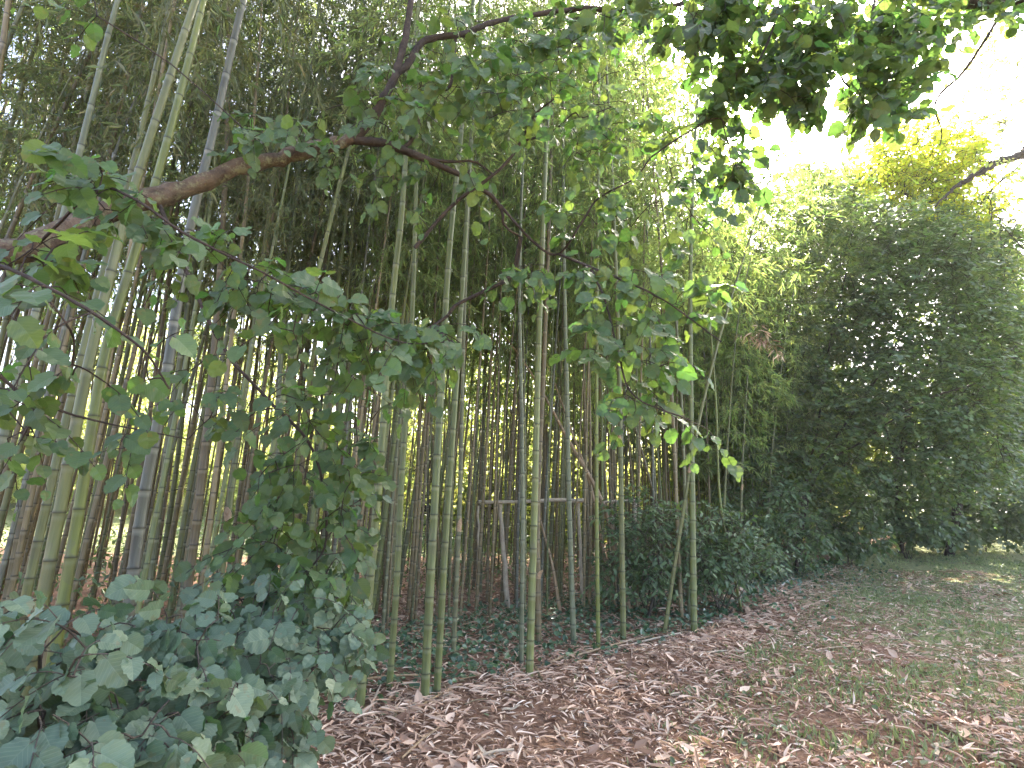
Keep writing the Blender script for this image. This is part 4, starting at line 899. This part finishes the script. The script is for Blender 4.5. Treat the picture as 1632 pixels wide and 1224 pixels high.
for p, l_, w_, az, lb, mt in [
 ((622, 1140), .26, .09, -1.0, 'whitish broad culm sheath left of the parallel pair', 'palewood'),
 ((680, 1118), .22, .06, -1.2, 'pale folded culm sheath below the parallel pair', 'palewood'),
 ((1010, 1040), .24, .08, -.9, 'tan culm sheath lying across the pale cane', 'sheath'),
 ((1090, 1130), .22, .05, -.6, 'narrow tan culm sheath on the litter below the last culm', 'sheath'),
 ((1460, 1150), .30, .08, -1.9, 'large pinkish culm sheath on the lower right of the path', 'sheath'),
 ((1500, 1165), .26, .08, -1.6, 'large pinkish culm sheath tip to tip with another on the lower right of the path', 'sheath'),
 ((1490, 1195), .24, .07, -1.2, 'pale broken culm sheath in the bottom right corner area', 'palewood'),
 ((800, 1135), .16, .05, -1.3, 'small pale culm sheath in the middle of the litter', 'palewood'),
 ((1265, 1042), .18, .05, -1.5, 'reddish culm sheath beside the dark leaves', 'sheath'),
 ((930, 1165), .16, .05, -2.4, 'small tan culm sheath near the bottom centre', 'sheath'),
]: sheath(p, l_, w_, az, lb, mt)
for k in range(34):
    px = rng.uniform(520, 1560); py = rng.uniform(1035 if px < 1150 else 960, 1215)
    if px < 620 and py > 1150: continue
    g_ = gpt(px, py); kind = rng.random() < .5
    if kind: sheath((px, py), rng.uniform(.10, .18), rng.uniform(.03, .055), rng.uniform(0, 6.28), f'small curled sheath {where_word(g_)}', rng.choice(['sheath', 'palewood']))
    else: stick((px, py), (px + rng.uniform(-50, 50), py + rng.uniform(-14, 14)), rng.uniform(.004, .008), rng.choice(['dead', 'palewood', 'brown']), f'thin broken cane twig {where_word(g_)}')

# ------------------------------------------------------------ beyond the grove
def far_tree(Hh, cr, nleaf, seed):
    mbw, mbl = MB(), MB(); z = np.linspace(0, 1, 9)
    tube(mbw, np.stack([.2 * np.sin(z * 3 + seed), .2 * np.cos(z * 2), z * Hh * .85 - .2], -1), .18 * (1 - .8 * z) * Hh / 9, 8)
    nb = 26; c = []
    for k in range(nb):
        a = rng.uniform(0, 6.28); h = rng.uniform(.12, .98); rr = cr * math.sin(math.pi * (h * .8 + .15)) * rng.uniform(.35, 1)
        tip = np.array([rr * math.cos(a), rr * math.sin(a), Hh * h]); b = np.array([0, 0, max(.3, Hh * h * .75)])
        sticks(mbw, [b], [tip], .04, .015); c.append(tip)
    c = np.array(c); j = rng.integers(0, nb, nleaf); P = c[j] + rng.normal(0, 1, (nleaf, 3)) * [cr * .24, cr * .24, Hh * .075]
    leaves(mbl, tpl_diamond(), P, nrm(rng.normal(0, 1, (nleaf, 3)) + [0, 0, -.3]), nrm(rng.normal(0, .5, (nleaf, 3)) + [0, 0, 1]), rng.uniform(.14, .30, nleaf), .55)
    return mbw, mbl, Hh
protos = []
for k, (Hh, cr, nl) in enumerate([(10, 3.6, 9000), (19, 6.0, 26000), (8, 3.4, 8000), (3.2, 2.6, 5000), (4.2, 3.0, 6000)]):
    a, b, _ = far_tree(Hh, cr, nl, k); wo = a.build('trunk' if k < 3 else 'stems', M['darkbark'], None); fo = b.build('crown' if k < 3 else 'foliage', M['far'], None, False)
    protos.append((wo.data, fo.data, wo.name.split('.')[0], fo.name.split('.')[0])); bpy.data.objects.remove(wo); bpy.data.objects.remove(fo)
def put_far(k, x, y, s, label, group, name, cat, mat='far'):
    e = empty(name, (x, y, float(gz(x, y))), label, cat, group); e.rotation_euler = (0, 0, rng.uniform(0, 6.28)); e.scale = (s, s, s * rng.uniform(.9, 1.1))
    for dt, nm in zip(protos[k][:2], protos[k][2:]):
        c = bpy.data.objects.new(nm, dt); COL.objects.link(c); c.parent = e
        if nm in ('crown', 'foliage'): c.material_slots[0].link = 'OBJECT'; c.material_slots[0].material = M[mat]
for k, x in enumerate(np.linspace(-27, 17, 10)):
    put_far(int(rng.choice([0, 2])), x + rng.uniform(-1, 1), 33 + rng.uniform(-3, 5), rng.uniform(.9, 1.15), 'sunlit tree standing in the row beyond the grove, seen between the culms', 'sunlit trees beyond the grove', 'tree', 'tree')
for k, x in enumerate(np.linspace(-24, 12, 17)):
    put_far(int(rng.integers(3, 5)), x + rng.uniform(-1, 1), 23.5 + rng.uniform(-1.5, 2), rng.uniform(.85, 1.2), 'bright yellow green bush beyond the grove, seen between the culms', 'bright bushes beyond the grove', 'bush', 'bush', 'backlit')
for k, (x, y, s, v) in enumerate([(9.0, 22, .62, 1), (13.5, 23.5, .9, 0), (3.4, 20, 1.05, 1), (18.5, 28, .9, 2), (-3.5, 22.5, 1.0, 1)]):
    put_far(v, x, y, s, ['tall tree behind the low right end of the bamboo', 'tree right behind the dark maple', 'tallest tree behind the middle of the grove', 'tree behind the sunlit yellow crown', 'tall tree behind the close parallel pair'][k], 'tall trees close behind the grove', 'tree', 'tree', 'tall')
for k, (x, y, s) in enumerate([(36, 36, 1.1), (33, 33, .8), (42, 42, 1.2), (24, 33, 1.0)]):
    put_far((k % 2) * 2, x, y, s, ['pale tree at the end of the path', 'smaller pale tree beside the end of the path', 'farthest pale tree past the end of the path', 'pale tree behind the dark maple'][k], 'pale trees at the end of the path', 'tree', 'tree')

# ------------------------------------------------------------ the humid air
hz = MB(); x0, x1, y0, y1, z0, z1 = -420, 520, -80, 720, -3.0, 34.0
hz.add([(x0, y0, z0), (x1, y0, z0), (x1, y1, z0), (x0, y1, z0), (x0, y0, z1), (x1, y0, z1), (x1, y1, z1), (x0, y1, z1)], [(0, 3, 2, 1), (4, 5, 6, 7), (0, 1, 5, 4), (1, 2, 6, 5), (2, 3, 7, 6), (3, 0, 4, 7)])
m, N, L = newmat('haze'); out = N.new("ShaderNodeOutputMaterial"); pv = N.new("ShaderNodeVolumePrincipled"); pv.inputs["Density"].default_value = .0007; pv.inputs["Color"].default_value = (.92, .94, .92, 1); L.new(pv.outputs[0], out.inputs["Volume"])
o = hz.build('haze', m, None, False); tag(o, kind='stuff')
